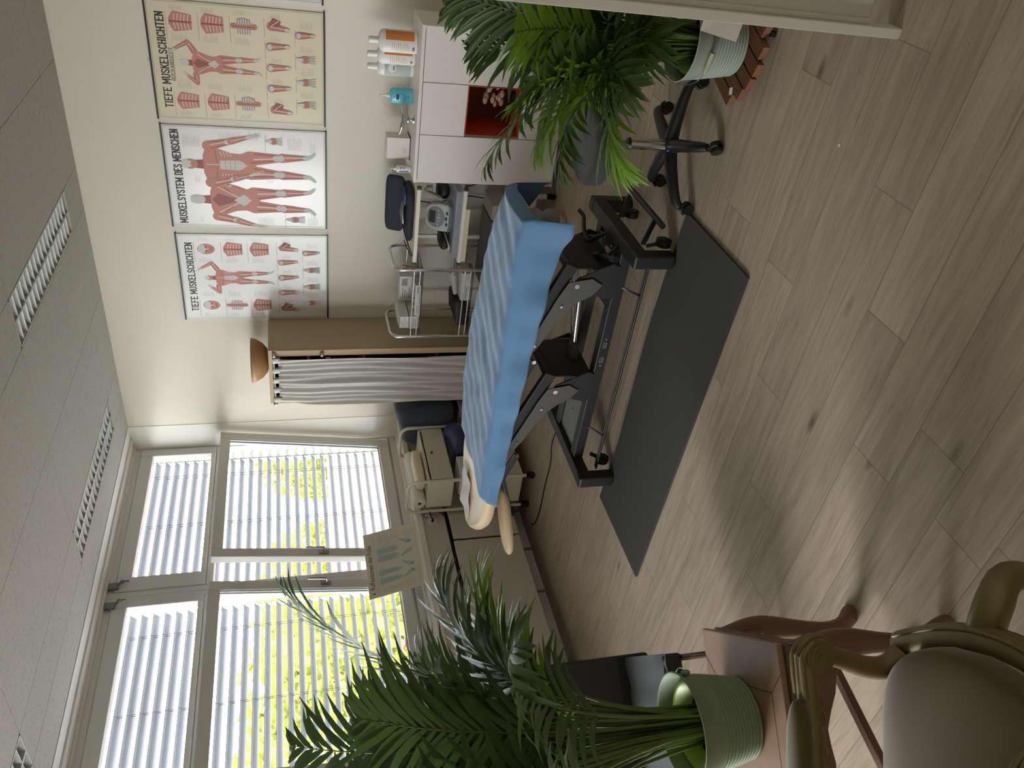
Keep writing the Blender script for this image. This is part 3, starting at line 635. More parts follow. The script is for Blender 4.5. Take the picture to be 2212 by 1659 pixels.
# ------------------------------------------------------------------ wardrobe with curtain
wood_m = mat('birch_veneer', (190, 170, 136), .55, noise=.12, nscale=6, stretch=(1, 1, .2))
wood2_m = mat('birch_edge', (188, 162, 128), .55)
t = thing('wardrobe', 'tall birch wardrobe with a white curtain front in the room corner', 'wardrobe', (.75, -.22, 0))
def wb(name, *a, m=wood_m, bv=.003, **k):
    b = MB(); b.box(*a); return b.build(name, m, t, bevel=bv)
wb('side_panel', .968, .985, -.405, -.002, .0, 1.875); wb('side_panel', .512, .529, -.405, -.002, 0, 1.875)
wb('top_board', .508, .988, -.43, -.002, 1.858, 1.888); wb('back_board', .529, .968, -.012, -.004, .05, 1.858, m=mat('dark_brown_board', (120, 104, 84), .8))  # back board in a darker brown than the sides
wb('post', .935, .986, -.432, -.405, 0, 1.858, m=wood2_m); wb('post', .510, .545, -.432, -.405, 0, 1.858, m=wood2_m)
for z in (.1, .65, 1.2, 1.6): wb('shelf', .53, .967, -.38, -.02, z, z+.018)
b = MB(); b.cyl((.52, -.450, 1.850), (.975, -.450, 1.850), .007); b.build('curtain_rod', steel_m, t)
for x, z, y in ((.955, 1.848, -.432), (.955, 1.515, -.432), (.522, 1.852, -.432)):
    b = MB(); b.cyl((x, y, z), (x, y-.012, z), .008, .008); b.lathe([(0.001, -.03), (.012, -.028), (.017, -.018), (.013, -.010), (.006, -.006)], (x, y, z), 14, ax=(V((1, 0, 0)), V((0, 0, 1)), V((0, 1, 0)))); b.build('knob', chrome_m, t)
cur_m = mat('white_cotton_curtain', (216, 214, 208), .85, trans=.12, bump=.15, bscale=30)
b = MB()
def curtain(u, v):
    x = lerp(.925, lerp(.545, .515, min(1, v*8)), u)-.012*math.sin(v*3)*u; z = lerp(1.822, .12, v)
    y = -.452-.014*math.sin(u*26+v*2.1)*(.45+.8*v)-.008*math.sin(u*61+3*math.sin(v*5))-.016*math.exp(-((u-.45-.25*v)/.07)**2)
    return (x, y, z)
b.grid(curtain, 90, 50)
b.build('curtain', cur_m, t, solid=.0012)
for k in range(5):
    x = lerp(.915, .565, k/4); b = MB()
    b.grid(lambda u, v: (x+(v-.5)*.042, -.450-.010*math.sin(math.pi*2*u), 1.850+.012*math.cos(2*math.pi*u)-(.032 if .3 < u < .7 else 0)), 12, 2, closed_u=True); b.build('curtain_tab', cur_m, t, solid=.001)
tag_o = MB(); tag_o.box(.920, .9235, -.446, -.436, 1.455, 1.49); tag_o.build('paper_tag', white_m, t)
b = MB(); pr = [(.001, 0), (.05, 0), (.09, .012), (.13, .045), (.158, .09), (.166, .125), (.158, .125), (.148, .09), (.12, .05), (.08, .022), (.001, .014)]
b.lathe(pr, (.775, -.24, 1.889), 48); o = b.build('wooden_bowl', mat('turned_maple', (172, 132, 88), .5, noise=.25, nscale=12, stretch=(1, 1, 5)), loc=(.775, -.24, 1.889)); tag(o, 'turned wooden bowl standing on top of the wardrobe', 'bowl')

# ------------------------------------------------------------------ white sideboard and what stands on it
t = thing('sideboard', 'white sideboard with an orange open niche against the back wall', 'cabinet', (2.8, -.38, 0))
b = MB(); b.box(2.336, 3.262, -.577, -.205, .935, .955); b.build('top_board', white_m, t, bevel=.002)
b = MB(); b.box(2.338, 2.356, -.573, -.207, .045, .935); b.box(3.242, 3.26, -.573, -.207, .045, .935); b.box(2.356, 3.242, -.225, -.207, .045, .935); b.box(2.356, 3.242, -.56, -.207, .045, .062)
b.box(2.632, 2.648, -.556, -.225, .062, .935); b.box(2.944, 2.960, -.556, -.225, .062, .935); b.build('carcass', white_m, t)
b = MB(); b.box(2.38, 3.22, -.53, -.24, 0, .045); b.build('plinth', black_m, t)
def front(name, x0, x1, z0, z1, y=-.575, handle=False):
    b = MB(); b.box(x0+.0015, x1-.0015, y, y+.017, z0+.0015, z1-.0015); return b.build(name, white_m, t, bevel=.0015)
front('door', 2.338, 2.640, .047, .933); front('drawer', 2.641, 2.950, .660, .933); front('drawer', 2.641, 2.950, .185, .315); front('drawer', 2.641, 2.950, .047, .185)
front('door', 2.951, 3.260, .047, .933)
or_m = mat('orange_niche_lining', (196, 82, 38), .5); or2 = mat('brown_niche_back', (120, 84, 70), .6)
b = MB(); b.box(2.649, 2.652, -.565, -.227, .318, .657); b.box(2.940, 2.943, -.565, -.227, .318, .657); b.box(2.652, 2.940, -.565, -.227, .318, .322); b.box(2.652, 2.940, -.565, -.227, .653, .657); b.box(2.652, 2.940, -.232, -.227, .322, .653, 1)
b.build('niche', [or_m, or2], t)
# bone model in the niche
t = thing('bone_model', 'cream bone model on a dark foot inside the orange niche', 'model', (2.84, -.38, .322)); bone_m = mat('bone', (206, 188, 160), .6)
b = MB(); b.lathe([(.001, 0), (.035, 0), (.035, .012), (.006, .016), (.005, .05)], (2.84, -.38, .322), 20); b.build('foot', black_m, t)
b = MB(); rnd = random.Random(2)
for k in range(16): b.ball((2.84+rnd.uniform(-.05, .05), -.38+rnd.uniform(-.03, .03), .39+k*.0075), rnd.uniform(.014, .026), 10, sc=(1.2, .8, .7))
b.build('bones', bone_m, t)

def oval_bottle(name, label, x, y, hbody, w, d, rz, body_m, parts, group):
    t = thing(name, label, 'bottle', (x, y, .956), rz, group)
    b = MB(); pr = [(.001, 0), (w*.46, 0), (w*.5, .008), (w*.5, hbody*.86), (w*.42, hbody*.95), (w*.2, hbody), (.001, hbody)]
    b.lathe(pr, (0, 0, 0), 28, sx=1, sy=d/w); b.build('body', body_m, t, local=True); parts(t, hbody, w, d); return t
def lab(t, x0, x1, z0, z1, w, d, m, k=0, name='label_print'):
    b = MB()
    def f(u, v):
        xx = lerp(x0, x1, u); return (xx, -math.sqrt(max(0, 1-(xx/(w*.5))**2))*d*.5-.0006*(k+1), lerp(z0, z1, v))
    b.grid(f, 10, 1); return b.build(name, m, t, local=True)
milk = mat('milky_plastic', (228, 226, 220), .35); orange_m = mat('orange_print', (212, 128, 62), .5); tan_txt = mat('tan_text', (196, 168, 140), .6); grey_lab = mat('grey_label', (176, 184, 182), .5)
def flip_cap(t, hb, w, d, name='cap'):
    b = MB(); b.lathe([(.018, hb-.002), (.018, hb+.050), (.016, hb+.055), (.001, hb+.055)], (0, 0, 0), 20); b.build(name, milk, t, local=True)
def p_orange(t, hb, w, d):
    flip_cap(t, hb, w, d); lab(t, w*.04, w*.44, .02, hb*.82, w, d, orange_m, 0)
    for k in range(9): lab(t, -w*.38, -w*.38+w*(.3 if k % 3 else .2), .05+k*.012, .053+k*.012, w, d, tan_txt, 1, 'small_print')
    lab(t, -w*.38, -w*.22, .018, .032, w, d, mat('grey_square', (130, 126, 128), .6), 1, 'printed_square')
def p_grey(t, hb, w, d):
    flip_cap(t, hb, w, d); lab(t, -w*.44, w*.44, .02, hb*.80, w, d, grey_lab, 0)
    b = MB(); b.lathe([(.001, 0), (w*.26, 0)], (0, -d*.5-.0016, hb*.60), 20, ax=(V((1, 0, 0)), V((0, 0, 1)), V((0, -1, 0)))); b.build('round_emblem', milk, t, local=True)
    lab(t, -w*.1, w*.16, hb*.54, hb*.57, w, d+.004, mat('navy_print', (40, 52, 110), .5), 2, 'emblem_stroke')
oval_bottle('lotion_bottle', 'white lotion bottle with a bright orange band, rightmost on the sideboard', 3.125, -.42, .225, .125, .062, .25, milk, p_orange, 'lotion bottles on the sideboard')
oval_bottle('lotion_bottle', 'white lotion bottle with a narrow orange strip, middle of the three', 3.035, -.37, .225, .105, .060, .12, milk, p_orange, 'lotion bottles on the sideboard')
oval_bottle('lotion_bottle', 'white lotion bottle with a grey label and round emblem on the sideboard', 2.955, -.335, .220, .095, .060, .05, milk, p_grey, 'lotion bottles on the sideboard')
aqua = mat('aqua_gel', (126, 208, 222), .15, trans=.35)
def p_pump(t, hb, w, d):
    b = MB(); b.cyl((0, 0, hb-.002), (0, 0, hb+.018), .013, .011); b.cyl((0, 0, hb+.018), (0, 0, hb+.045), .0045)
    b.tube([(0, 0, hb+.040), (-.002, 0, hb+.052), (-.020, -.003, hb+.054), (-.036, -.006, hb+.048)], [.006, .007, .006, .004], 8); b.build('pump', milk, t, local=True)
    lab(t, -w*.22, w*.14, hb*.60, hb*.72, w, d, mat('navy_label', (38, 70, 140), .5), 0)
    lab(t, -w*.05, w*.05, hb*.18, hb*.22, w, d, MATS['navy_label'], 0, 'small_print')
    b = MB(); b.tube(smooth_pts([(-.02, -d*.5-.003, hb*.66), (.012, -d*.5-.003, hb*.70), (.018, -d*.5-.003, hb*.5), (0, -d*.5-.003, hb*.3), (-.024, -d*.5-.003, hb*.42)]), .0008, 5); b.build('drawn_line', MATS['navy_label'], t, local=True)
oval_bottle('soap_dispenser', 'aqua blue pump bottle beside the silver dish on the sideboard', 2.795, -.35, .140, .092, .05, .1, aqua, p_pump, None)
def p_small(t, hb, w, d):
    b = MB(); b.cyl((0, 0, hb-.002), (0, 0, hb+.014), .010); b.tube([(0, 0, hb+.014), (0, 0, hb+.030), (-.022, 0, hb+.034)], .004, 8); b.build('pump', milk, t, local=True)
    lab(t, -w*.38, -w*.2, .012, hb*.8, w, d, MATS['navy_label'], 0); lab(t, 0, w*.3, .06, .064, w, d, black_m, 0, 'small_print'); lab(t, 0, w*.3, .04, .044, w, d, black_m, 0, 'small_print')
oval_bottle('spray_bottle', 'small white spray bottle with a blue stripe at the sideboard end', 2.368, -.44, .092, .045, .04, .2, milk, p_small, None)
# silver dish
t = thing('silver_dish', 'polished silver boat-shaped dish on a splayed foot on the sideboard', 'dish', (2.69, -.46, .956), .15)
b = MB()
def dish(u, v):
    a = 2*math.pi*u; e = 1-.25*math.cos(a); r = lerp(.02, 1, v)
    x = .088*r*math.cos(a)-.01; y = .034*r*math.sin(a)*(1-.35*abs(math.cos(a))**2); z = .030+.040*v*v+.020*max(0, -math.cos(a))*v*v+.010*max(0, math.cos(a))*v*v
    return (x, y, z)
b.grid(dish, 36, 10, closed_u=True); b.build('dish_body', chrome_m, t, local=True, solid=.002)
b = MB(); b.lathe([(.030, 0), (.026, .003), (.009, .012), (.007, .022), (.014, .032)], (0, 0, 0), 20, sx=1.2, sy=.8); b.build('foot', chrome_m, t, local=True)
# small white carton
t = thing('white_carton', 'plain white carton on a thin black tray on the sideboard', 'box', (2.475, -.32, .956), .05)
b = MB(); b.box(-.066, .066, -.062, .062, .003, .145); b.build('carton', white_m, t, local=True, bevel=.002)
b = MB(); b.box(-.072, .072, -.068, .068, 0, .003); b.build('black_tray', black_m, t, local=True)
b = MB()
for k in range(4): b.box(-.03+k*.0, .0+k*.004, -.0627, -.0621, .022+k*.007, .0245+k*.007)
b.build('faint_print', mat('pale_grey_print', (188, 186, 182), .6), t, local=True)
#PART4
# ------------------------------------------------------------------ chrome trolley by the wardrobe
def castor(b_parent, x, y, r=.026, z0=0, name='castor', m=None):
    b = MB(); b.cyl((x-.010, y, z0+r), (x+.010, y, z0+r), r, n=20); b.cyl((x-.013, y, z0+r), (x+.013, y, z0+r), r*.5, n=12)
    b.cyl((x, y, z0+r*1.1), (x, y, z0+r*2.5), .007); b.box(x-.015, x+.015, y-.012, y+.012, z0+r*1.5, z0+r*2.2)
    return b.build(name, m or black_m, b_parent, bevel=.002)
def loop(b, x, y0, y1, z0, z1, r, rad=.075):
    pts = [(x, y0, z0)]
    pts += arc((y0+rad, z1-rad), rad, math.pi, math.pi/2, 6, lambda u, v: (x, u, v)); pts += arc((y1-rad, z1-rad), rad, math.pi/2, 0, 6, lambda u, v: (x, u, v)); pts.append((x, y1, z0))
    b.tube(pts, r, 12)
t = thing('chrome_trolley', 'chrome tube trolley with glass trays between wardrobe and cream trolley', 'trolley', (1.45, -.39, 0))
for x in (1.18, 1.715):
    b = MB(); loop(b, x, -.57, -.205, .07, 1.045, .011); b.build('tube_frame', chrome_m, t)
tray_m = mat('smoked_tray', (92, 94, 96), .25); grey_glass = glass_mat('smoked_glass', (.62, .64, .66))
for zs in (.845, .495, .15):
    b = MB(); b.box(1.19, 1.705, -.56, -.215, zs-.004, zs); b.build('glass_tray', grey_glass if zs > .2 else tray_m, t)
    for dz in (.022, .062):
        for y in (-.57, -.205):
            b = MB(); b.cyl((1.18, y, zs+dz), (1.715, y, zs+dz), .0045, n=8); b.build('guard_rail', chrome_m, t)
for x, y in ((1.18, -.57), (1.18, -.205), (1.715, -.57), (1.715, -.205)): castor(t, x, y)
def carton(name, label, cat, x0, x1, y0, y1, z0, z1, m, prints=(), rz=0, group=None):
    cxx, cyy = (x0+x1)/2, (y0+y1)/2; t = thing(name, label, cat, (cxx, cyy, z0), rz, group)
    hx, hy, hz = (x1-x0)/2, (y1-y0)/2, z1-z0; b = MB(); b.box(-hx, hx, -hy, hy, 0, hz); b.build('carton', m, t, local=True, bevel=.0015)
    for i, (face, a0, a1, c0, c1, pm) in enumerate(prints):
        b = MB()
        if face == 'f': b.box(lerp(-hx, hx, a0), lerp(-hx, hx, a1), -hy-.0006, -hy, lerp(0, hz, c0), lerp(0, hz, c1))
        elif face == 't': b.box(lerp(-hx, hx, a0), lerp(-hx, hx, a1), lerp(-hy, hy, c0), lerp(-hy, hy, c1), hz, hz+.0006)
        elif face == 'r': b.box(hx, hx+.0006, lerp(-hy, hy, a0), lerp(-hy, hy, a1), lerp(0, hz, c0), lerp(0, hz, c1))
        else: b.box(-hx-.0006, -hx, lerp(-hy, hy, a0), lerp(-hy, hy, a1), lerp(0, hz, c0), lerp(0, hz, c1))
        b.build('print', pm, t, local=True)
    return t
card_m = mat('white_card', (214, 214, 208), .5); greenp = mat('green_print', (44, 120, 92), .5); txt_m = mat('dark_print', (48, 46, 50), .5); greyp = mat('grey_print', (136, 138, 140), .5)
lines = lambda face, n, a0, a1: [(face, a0, lerp(a0, a1, .6+.4*((i*7) % 3)/2), .12+i*.8/n, .17+i*.8/n, greyp) for i in range(n)]
carton('glove_box', 'white glove carton with a green edge, lower left of the stack on the chrome trolley', 'box', 1.215, 1.315, -.52, -.30, .847, .915, card_m, [('f', 0, 1, .94, 1, greenp), ('r', 0, 1, .94, 1, greenp)]+lines('f', 5, .1, .9), group='cartons on the chrome trolley')
carton('glove_box', 'white glove carton with green corner stripes on top of the left stack', 'box', 1.215, 1.315, -.52, -.30, .917, .985, card_m, [('f', 0, .08, 0, 1, greenp), ('f', 0, 1, .93, 1, greenp), ('t', 0, .1, 0, 1, greenp)]+lines('f', 5, .15, .9), group='cartons on the chrome trolley')
carton('device_box', 'white flat carton with black pictures on its lid, slanted on the chrome trolley', 'box', 1.33, 1.56, -.54, -.36, .847, .885, card_m, [('f', .08, .34, .3, .6, txt_m), ('f', .74, .95, .35, .6, txt_m)]+[('t', .06+i*.2, .16+i*.2, .15, .4, txt_m) for i in range(3)]+[('t', .70+i*.07, .73+i*.07, .1, .8, [mat('red_print', (130, 40, 40), .5), mat('blue_print', (50, 60, 120), .5), txt_m][i]) for i in range(3)], .12, 'cartons on the chrome trolley')
carton('note_box', 'upright white carton with a grey square behind the flat one', 'box', 1.335, 1.53, -.33, -.26, .847, .965, card_m, [('f', .62, .92, .55, .9, greyp)]+lines('f', 6, .08, .55), group='cartons on the chrome trolley')
t = thing('plastic_cup', 'clear cup with pens at the right end of the chrome trolley', 'cup', (1.63, -.42, .847))
b = MB(); b.lathe([(.024, 0), (.034, .075), (.033, .075), (.023, .002), (.001, .002)], (1.63, -.42, .847), 24); b.build('cup', mat('frosted_plastic', (170, 166, 164), .3, trans=.5), t)
for k, mm in enumerate((txt_m, MATS['blue_print'], MATS['red_print'])):
    b = MB(); b.cyl((1.625+.008*k, -.42, .852), (1.61+.02*k, -.40+.01*k, .96), .004, n=8); b.build('pen', mm, t)
carton('white_case', 'flat white case on the middle tray of the chrome trolley', 'box', 1.45, 1.66, -.53, -.36, .497, .565, card_m, [('f', .1, .5, .4, .5, greyp)], .05)
t = thing('hair_dryer', 'pale grey hand device with a round end on the middle tray', 'device', (1.52, -.40, .567))
b = MB(); b.cyl((1.60, -.43, .60), (1.60, -.38, .62), .032, .032, n=24); b.tube([(1.59, -.41, .605), (1.53, -.43, .595), (1.46, -.45, .585)], [.03, .022, .016], 12); b.build('body', mat('pale_grey_plastic', (186, 184, 176), .4), t)
b = MB(); b.cyl((1.60, -.432, .60), (1.60, -.428, .6), .024, .024, n=20); b.build('round_face', steel_m, t)
b = MB(); b.tube(smooth_pts([(1.46, -.45, .585), (1.43, -.47, .577), (1.42, -.44, .573), (1.46, -.42, .573)]), .004, 6); b.build('red_cord', mat('dark_red_cord', (110, 30, 36), .5), t)
navy_m = mat('navy_fabric', (30, 34, 48), .75, bump=.1, bscale=200)
b = MB()
def bag(u, v):
    a = 2*math.pi*u; ph = math.pi*(v-.5); e = .35
    f = lambda c: math.copysign(abs(c)**e, c)
    return (1.335+.115*f(math.cos(a))*f(math.cos(ph)), -.40+.12*f(math.sin(a))*f(math.cos(ph)), .545+.048*f(math.sin(ph))+.02*math.cos(a))
b.grid(bag, 28, 14, closed_u=True); o = b.build('black_bag', mat('black_nylon', (24, 24, 27), .6), loc=(1.335, -.40, .497)); tag(o, 'soft black nylon bag on the middle tray of the chrome trolley', 'bag')

# ------------------------------------------------------------------ white trolley with the therapy device
cream_m = mat('cream_board', (222, 210, 184), .45)
t = thing('white_trolley', 'white trolley with black corner caps between chrome trolley and sideboard', 'trolley', (2.03, -.41, 0))
for zs in (.925, .625, .16):
    b = MB(); b.box(1.785, 2.295, -.575, -.235, zs-.020, zs); b.build('shelf_board', cream_m, t, bevel=.002)
    for y, xa in ((-.585, 2.30), (-.228, 2.30)):
        b = MB(); b.box(1.78, 2.30, y-.008, y+.008, zs-.022, zs+.002); b.build('shelf_rail', white_m, t, bevel=.002)
    for x, y in ((2.306, -.585), (1.774, -.585)):
        b = MB(); b.box(x-.010, x+.010, y-.012, y+.010, zs-.024, zs+.004); b.build('corner_cap', black_m, t, bevel=.002)
for x, y in ((2.262, -.560), (1.81, -.560), (2.262, -.25), (1.81, -.25)):
    b = MB(); b.box(x-.013, x+.013, y-.010, y+.010, .06, .92 if y > -.3 or x < 2 else .60); 
    if not (y < -.3): b.build('leg', white_m, t, bevel=.003)
    else:
        b = MB(); b.box(x-.015, x+.015, y-.012, y+.012, .062, .16); b.build('leg', white_m, t, bevel=.003)
    castor(t, x, y, .028)
b = MB(); b.box(1.79, 2.17, -.588, -.25, .572, .603); b.build('drawer', mat('cream_tray', (214, 206, 172), .5), t, bevel=.003)
# navy zip case
t = thing('zip_case', 'open navy zip case full of cables on the top board of the white trolley', 'case', (2.07, -.40, .926))
def rbox(b, c, h, e, fn=None, m=0, nu=36, nv=16):
    f = lambda q: math.copysign(abs(q)**e, q)
    b.grid(lambda u, v: (fn or (lambda p: p))(V((c[0]+h[0]*f(math.cos(2*math.pi*u))*f(math.sin(math.pi*v)), c[1]+h[1]*f(math.sin(2*math.pi*u))*f(math.sin(math.pi*v)), c[2]+h[2]*f(math.cos(math.pi*v))))), nu, nv, m, closed_u=True); return b
b = MB(); rbox(b, (2.065, -.40, .948), (.185, .12, .022), .4); b.build('case_tray', navy_m, t)
b = MB(); rbox(b, (2.065, -.285, 1.022), (.195, .022, .062), .35, lambda p: V((p.x, p.y-(1.02-p.z)*.35, p.z))); b.build('case_lid', navy_m, t)
b = MB(); rnd = random.Random(9)
pts = [(2.10, -.41, .98)]
for k in range(16): pts.append((1.92+.2*rnd.random(), -.45+.1*rnd.random(), .975+.02*rnd.random()))
b.tube(smooth_pts(pts), .003, 6); b.tube(smooth_pts([(1.97, -.45, .985), (1.90, -.55, .96), (1.82, -.56, .93), (1.80, -.50, .935), (1.88, -.46, .975)]), .0035, 6); b.build('cable', black_m, t)
b = MB(); b.tube([(2.14, -.42, .985), (2.07, -.44, .992), (2.0, -.45, .984)], [.014, .018, .013], 10); b.build('grey_handset', steel_m, t)
b = MB(); rbox(b, (2.17, -.40, .978), (.06, .05, .014), .6); b.build('blue_pouch', mat('royal_blue_pouch', (30, 38, 92), .4), t)
# therapy device
t = thing('therapy_device', 'grey ultrasound therapy device with a tilted screen on the middle board', 'device', (2.045, -.40, .668))
dev_m = mat('light_grey_shell', (176, 180, 182), .35); dev2 = mat('mid_grey_face', (118, 122, 124), .4); blue_g = mat('blue_grey_shell', (84, 102, 116), .4)
o_ = V((2.045, -.485, .672)); up_ = V((0, .45, .893)).normalized(); rt_ = V((1, 0, 0)); nn_ = up_.cross(rt_); nn_ = nn_ if nn_.y < 0 else -nn_
def dv(x, z, d): return o_+rt_*x+up_*z+nn_*d
outline = [(-.065, 0), (.065, 0), (.095, .03), (.10, .08), (.085, .15), (.06, .178), (-.06, .178), (-.085, .15), (-.10, .08), (-.095, .03)]
b = MB(); b.prism(outline, lambda u, v, w_: dv(u, v, w_), -.055, 0); b.build('housing', dev_m, t, bevel=.006)
b = MB(); b.prism([(x*.93, z*.9+.012) for x, z in outline], lambda u, v, w_: dv(u, v, w_), 0, .003); b.build('face_plate', dev_m, t, bevel=.001)
b = MB(); n = 28; b.prism([(.074*math.cos(2*math.pi*i/n), .105+.062*math.sin(2*math.pi*i/n)) for i in range(n)], lambda u, v, w_: dv(u, v, w_), .003, .005); b.build('oval_panel', dev2, t)
b = MB(); b.prism([(-.042, .108), (.042, .108), (.042, .148), (-.042, .148)], lambda u, v, w_: dv(u, v, w_), .005, .007); b.build('screen', mat('dark_screen', (58, 62, 60), .15), t)
b = MB(); b.prism([(-.046, .149), (.046, .149), (.046, .154), (-.046, .154)], lambda u, v, w_: dv(u, v, w_), .005, .009); b.build('screen_bezel', chrome_m, t)
b = MB()
for x, z in ((-.022, .085), (.022, .085), (0, .078), (0, .092), (-.05, .09), (.05, .09)): b.prism([(x+.008*math.cos(a), z+.005*math.sin(a)) for a in [math.pi*2*i/12 for i in range(12)]], lambda u, v, w_: dv(u, v, w_), .005, .007)
b.build('buttons', dev_m, t)
for x in (-.04, 0, .04):
    b = MB(); b.prism([(x+.014*math.cos(a), .034+.008*math.sin(a)-abs(x)*.1) for a in [math.pi*2*i/16 for i in range(16)]], lambda u, v, w_: dv(u, v, w_), .003, .005); b.build('socket', black_m, t)
b = MB(); b.prism([(-.085, .0), (.085, .0), (.094, .022), (.05, .016), (-.05, .016), (-.094, .022)], lambda u, v, w_: dv(u, v, w_), .002, .006); b.build('blue_base', blue_g, t)
t = thing('ultrasound_head', 'grey hand-held ultrasound head hooked beside the therapy device', 'device', (2.17, -.40, .668))
b = MB(); b.tube(smooth_pts([(2.165, -.43, .735), (2.19, -.42, .78), (2.205, -.41, .825), (2.22, -.41, .845), (2.235, -.41, .825)]), [.014]*8+[.011]*9, 10); b.cyl((2.235, -.41, .838), (2.238, -.42, .800), .018, .020, n=16); b.build('handle', dev2, t)
b = MB(); b.tube([(2.186, -.434, .775), (2.204, -.424, .818)], .006, 8); b.build('orange_strip', mat('copper_strip', (190, 140, 96), .4), t)
b = MB(); rbox(b, (2.19, -.33, .715), (.055, .06, .045), .7); tag(b.build('black_speaker', black_m, loc=(2.19, -.33, .67)), 'rounded black device beside the ultrasound head on the middle board', 'device')
b = MB(); rbox(b, (1.865, -.40, .70), (.055, .10, .032), .7); tag(b.build('black_pouch', MATS['black_nylon'], loc=(1.865, -.40, .668)), 'black pouch left of the therapy device on the middle board', 'pouch')
b = MB(); b.tube(smooth_pts([(1.93, -.44, .70), (1.90, -.53, .69), (1.86, -.54, .68), (1.84, -.50, .69), (1.82, -.44, .70)]), .0035, 6); tag(b.build('white_cable', white_m), 'thin white cable looped over the black pouch', 'cable')
b = MB()
for k in range(5): b.box(1.80+k*.004, 2.285-k*.003, -.57+k*.003, -.25, .6255+k*.008, .632+k*.008)
tag(b.build('plastic_folder', mat('clear_folder', (186, 190, 198), .2, trans=.3), bevel=.001), 'clear plastic folders lying flat under the therapy device', 'folder', kind='stuff')
t = thing('grey_box', 'large grey storage box with a pale front on the floor under the trolleys', 'box', (1.86, -.30, 0))
b = MB(); b.box(1.52, 2.05, -.52, -.225, .19, .435); b.build('box_body', mat('dark_grey_plastic', (92, 90, 88), .5), t, bevel=.006)
b = MB(); b.box(2.052, 2.16, -.50, -.23, .20, .43); b.build('pale_end', mat('pale_grey_box', (176, 172, 160), .5), t, bevel=.006)
t.location.z = 0
for o in list(sc.objects):
    if o.parent == t: o.location.z = -.028
b = MB(); rbox(b, (1.42, -.44, .25), (.16, .10, .09), .6); tag(b.build('dark_bag', mat('very_dark_blue', (20, 22, 34), .6), loc=(1.42, -.44, .16)), 'dark blue bag on the lowest tray of the chrome trolley', 'bag')
b = MB()
b.grid(lambda u, v: (lerp(2.06, 2.23, .5+.5*math.copysign(abs(math.cos(2*math.pi*u))**.5, math.cos(2*math.pi*u))), lerp(-.86, -.72, .5+.5*math.copysign(abs(math.sin(2*math.pi*u))**.5, math.sin(2*math.pi*u))), .004+.296*v), 32, 6, closed_u=True)
b.add([(2.07, -.85, .004), (2.22, -.85, .004), (2.22, -.73, .004), (2.07, -.73, .004)], [(0, 1, 2, 3)])
tag(b.build('waste_bin', mat('beige_plastic_bin', (202, 184, 154), .5), loc=(2.145, -.79, 0), solid=.003), 'beige waste bin standing under the foot end of the treatment table', 'bin')
for pts, nm in (([(2.18, -.03, .86), (2.20, -.03, .72), (2.10, -.04, .52), (2.12, -.03, .40)], 0), ([(1.98, -.02, .90), (1.96, -.02, .70), (2.02, -.03, .5), (2.0, -.03, .3)], 1)):
    b = MB(); b.tube(smooth_pts(pts), .004, 6); tag(b.build('power_cable', black_m), ['black cable hanging down the wall near the sideboard', 'black cable hanging down the wall behind the therapy device'][nm], 'cable')

# ------------------------------------------------------------------ cream trolley in front of the window
ct_m = mat('cream_powder_coat', (214, 210, 192), .4)
t = thing('cream_trolley', 'cream tube trolley with a locked cabinet in front of the window sill', 'trolley', (.16, -.86, 0))
for y, zt in ((-1.165, .95), (-.56, .93)):
    b = MB(); 
    pts = [(.012, y, .07)]+arc((.012+.07, zt-.07), .07, math.pi, math.pi/2, 6, lambda u, v: (u, y, v))+arc((.315-.07, zt-.07), .07, math.pi/2, 0, 6, lambda u, v: (u, y, v))+[(.315, y, .07)]
    b.tube(pts, .0125, 12); b.build('tube_frame', ct_m, t)
b = MB(); b.box(.03, .305, -1.15, -.575, .785, .80); b.box(.03, .305, -1.15, -.575, .61, .622); b.box(.03, .042, -1.15, -.575, .622, .785); b.box(.03, .305, -1.15, -1.138, .622, .785); b.box(.03, .305, -.587, -.575, .622, .785); b.build('cabinet_body', ct_m, t, bevel=.002)
b = MB(); b.box(.305, .318, -1.143, -.582, .618, .776); b.build('flap_door', ct_m, t, bevel=.002)
b = MB(); b.cyl((.318, -.862, .735), (.330, -.862, .735), .009, .007, n=14); b.cyl((.330, -.862, .735), (.331, -.862, .735), .004, n=8); b.build('door_lock', mat('dark_lock', (60, 40, 60), .3, .6), t)
for z in (.405, ):
    b = MB(); b.box(.03, .305, -1.15, -.575, z-.012, z); b.build('middle_shelf', mat('grey_shelf', (170, 172, 170), .4), t, bevel=.002)
b = MB(); b.box(.028, .306, -1.15, -.575, .085, .097); b.box(.028, .306, -1.15, -.575, .335, .347); b.box(.028, .038, -1.15, -.575, .097, .335); b.box(.028, .306, -.585, -.575, .097, .335); b.box(.028, .306, -1.15, -1.14, .097, .335)
b.build('lower_cabinet', ct_m, t, bevel=.002)
b = MB(); b.box(.306, .318, -1.148, -.86, .090, .345); b.box(.306, .318, -.855, -.577, .090, .345); b.build('lower_front', ct_m, t, bevel=.002)
b = MB(); b.box(.20, .235, -1.168, -1.1505, .225, .27); b.build('black_catch', black_m, t, bevel=.003)
for x in (.012, .315):
    for y in (-1.165, -.56): castor(t, x, y, .030)
b = MB(); prf = [(.013, 0), (.048, 0), (.050, .004), (.050, .524), (.048, .528), (.013, .528), (.013, 0)]
b.lathe(prf, (.085, -1.155, .852), 32, ax=(V((1, 0, 0)), V((0, 0, 1)), V((0, 1, 0))))
t2 = thing('paper_roll', 'long white paper roll lying on the cream trolley by the window', 'paper roll', (.085, -.9, .801))
b.build('paper', mat('white_paper_roll', (226, 222, 212), .8), t2)
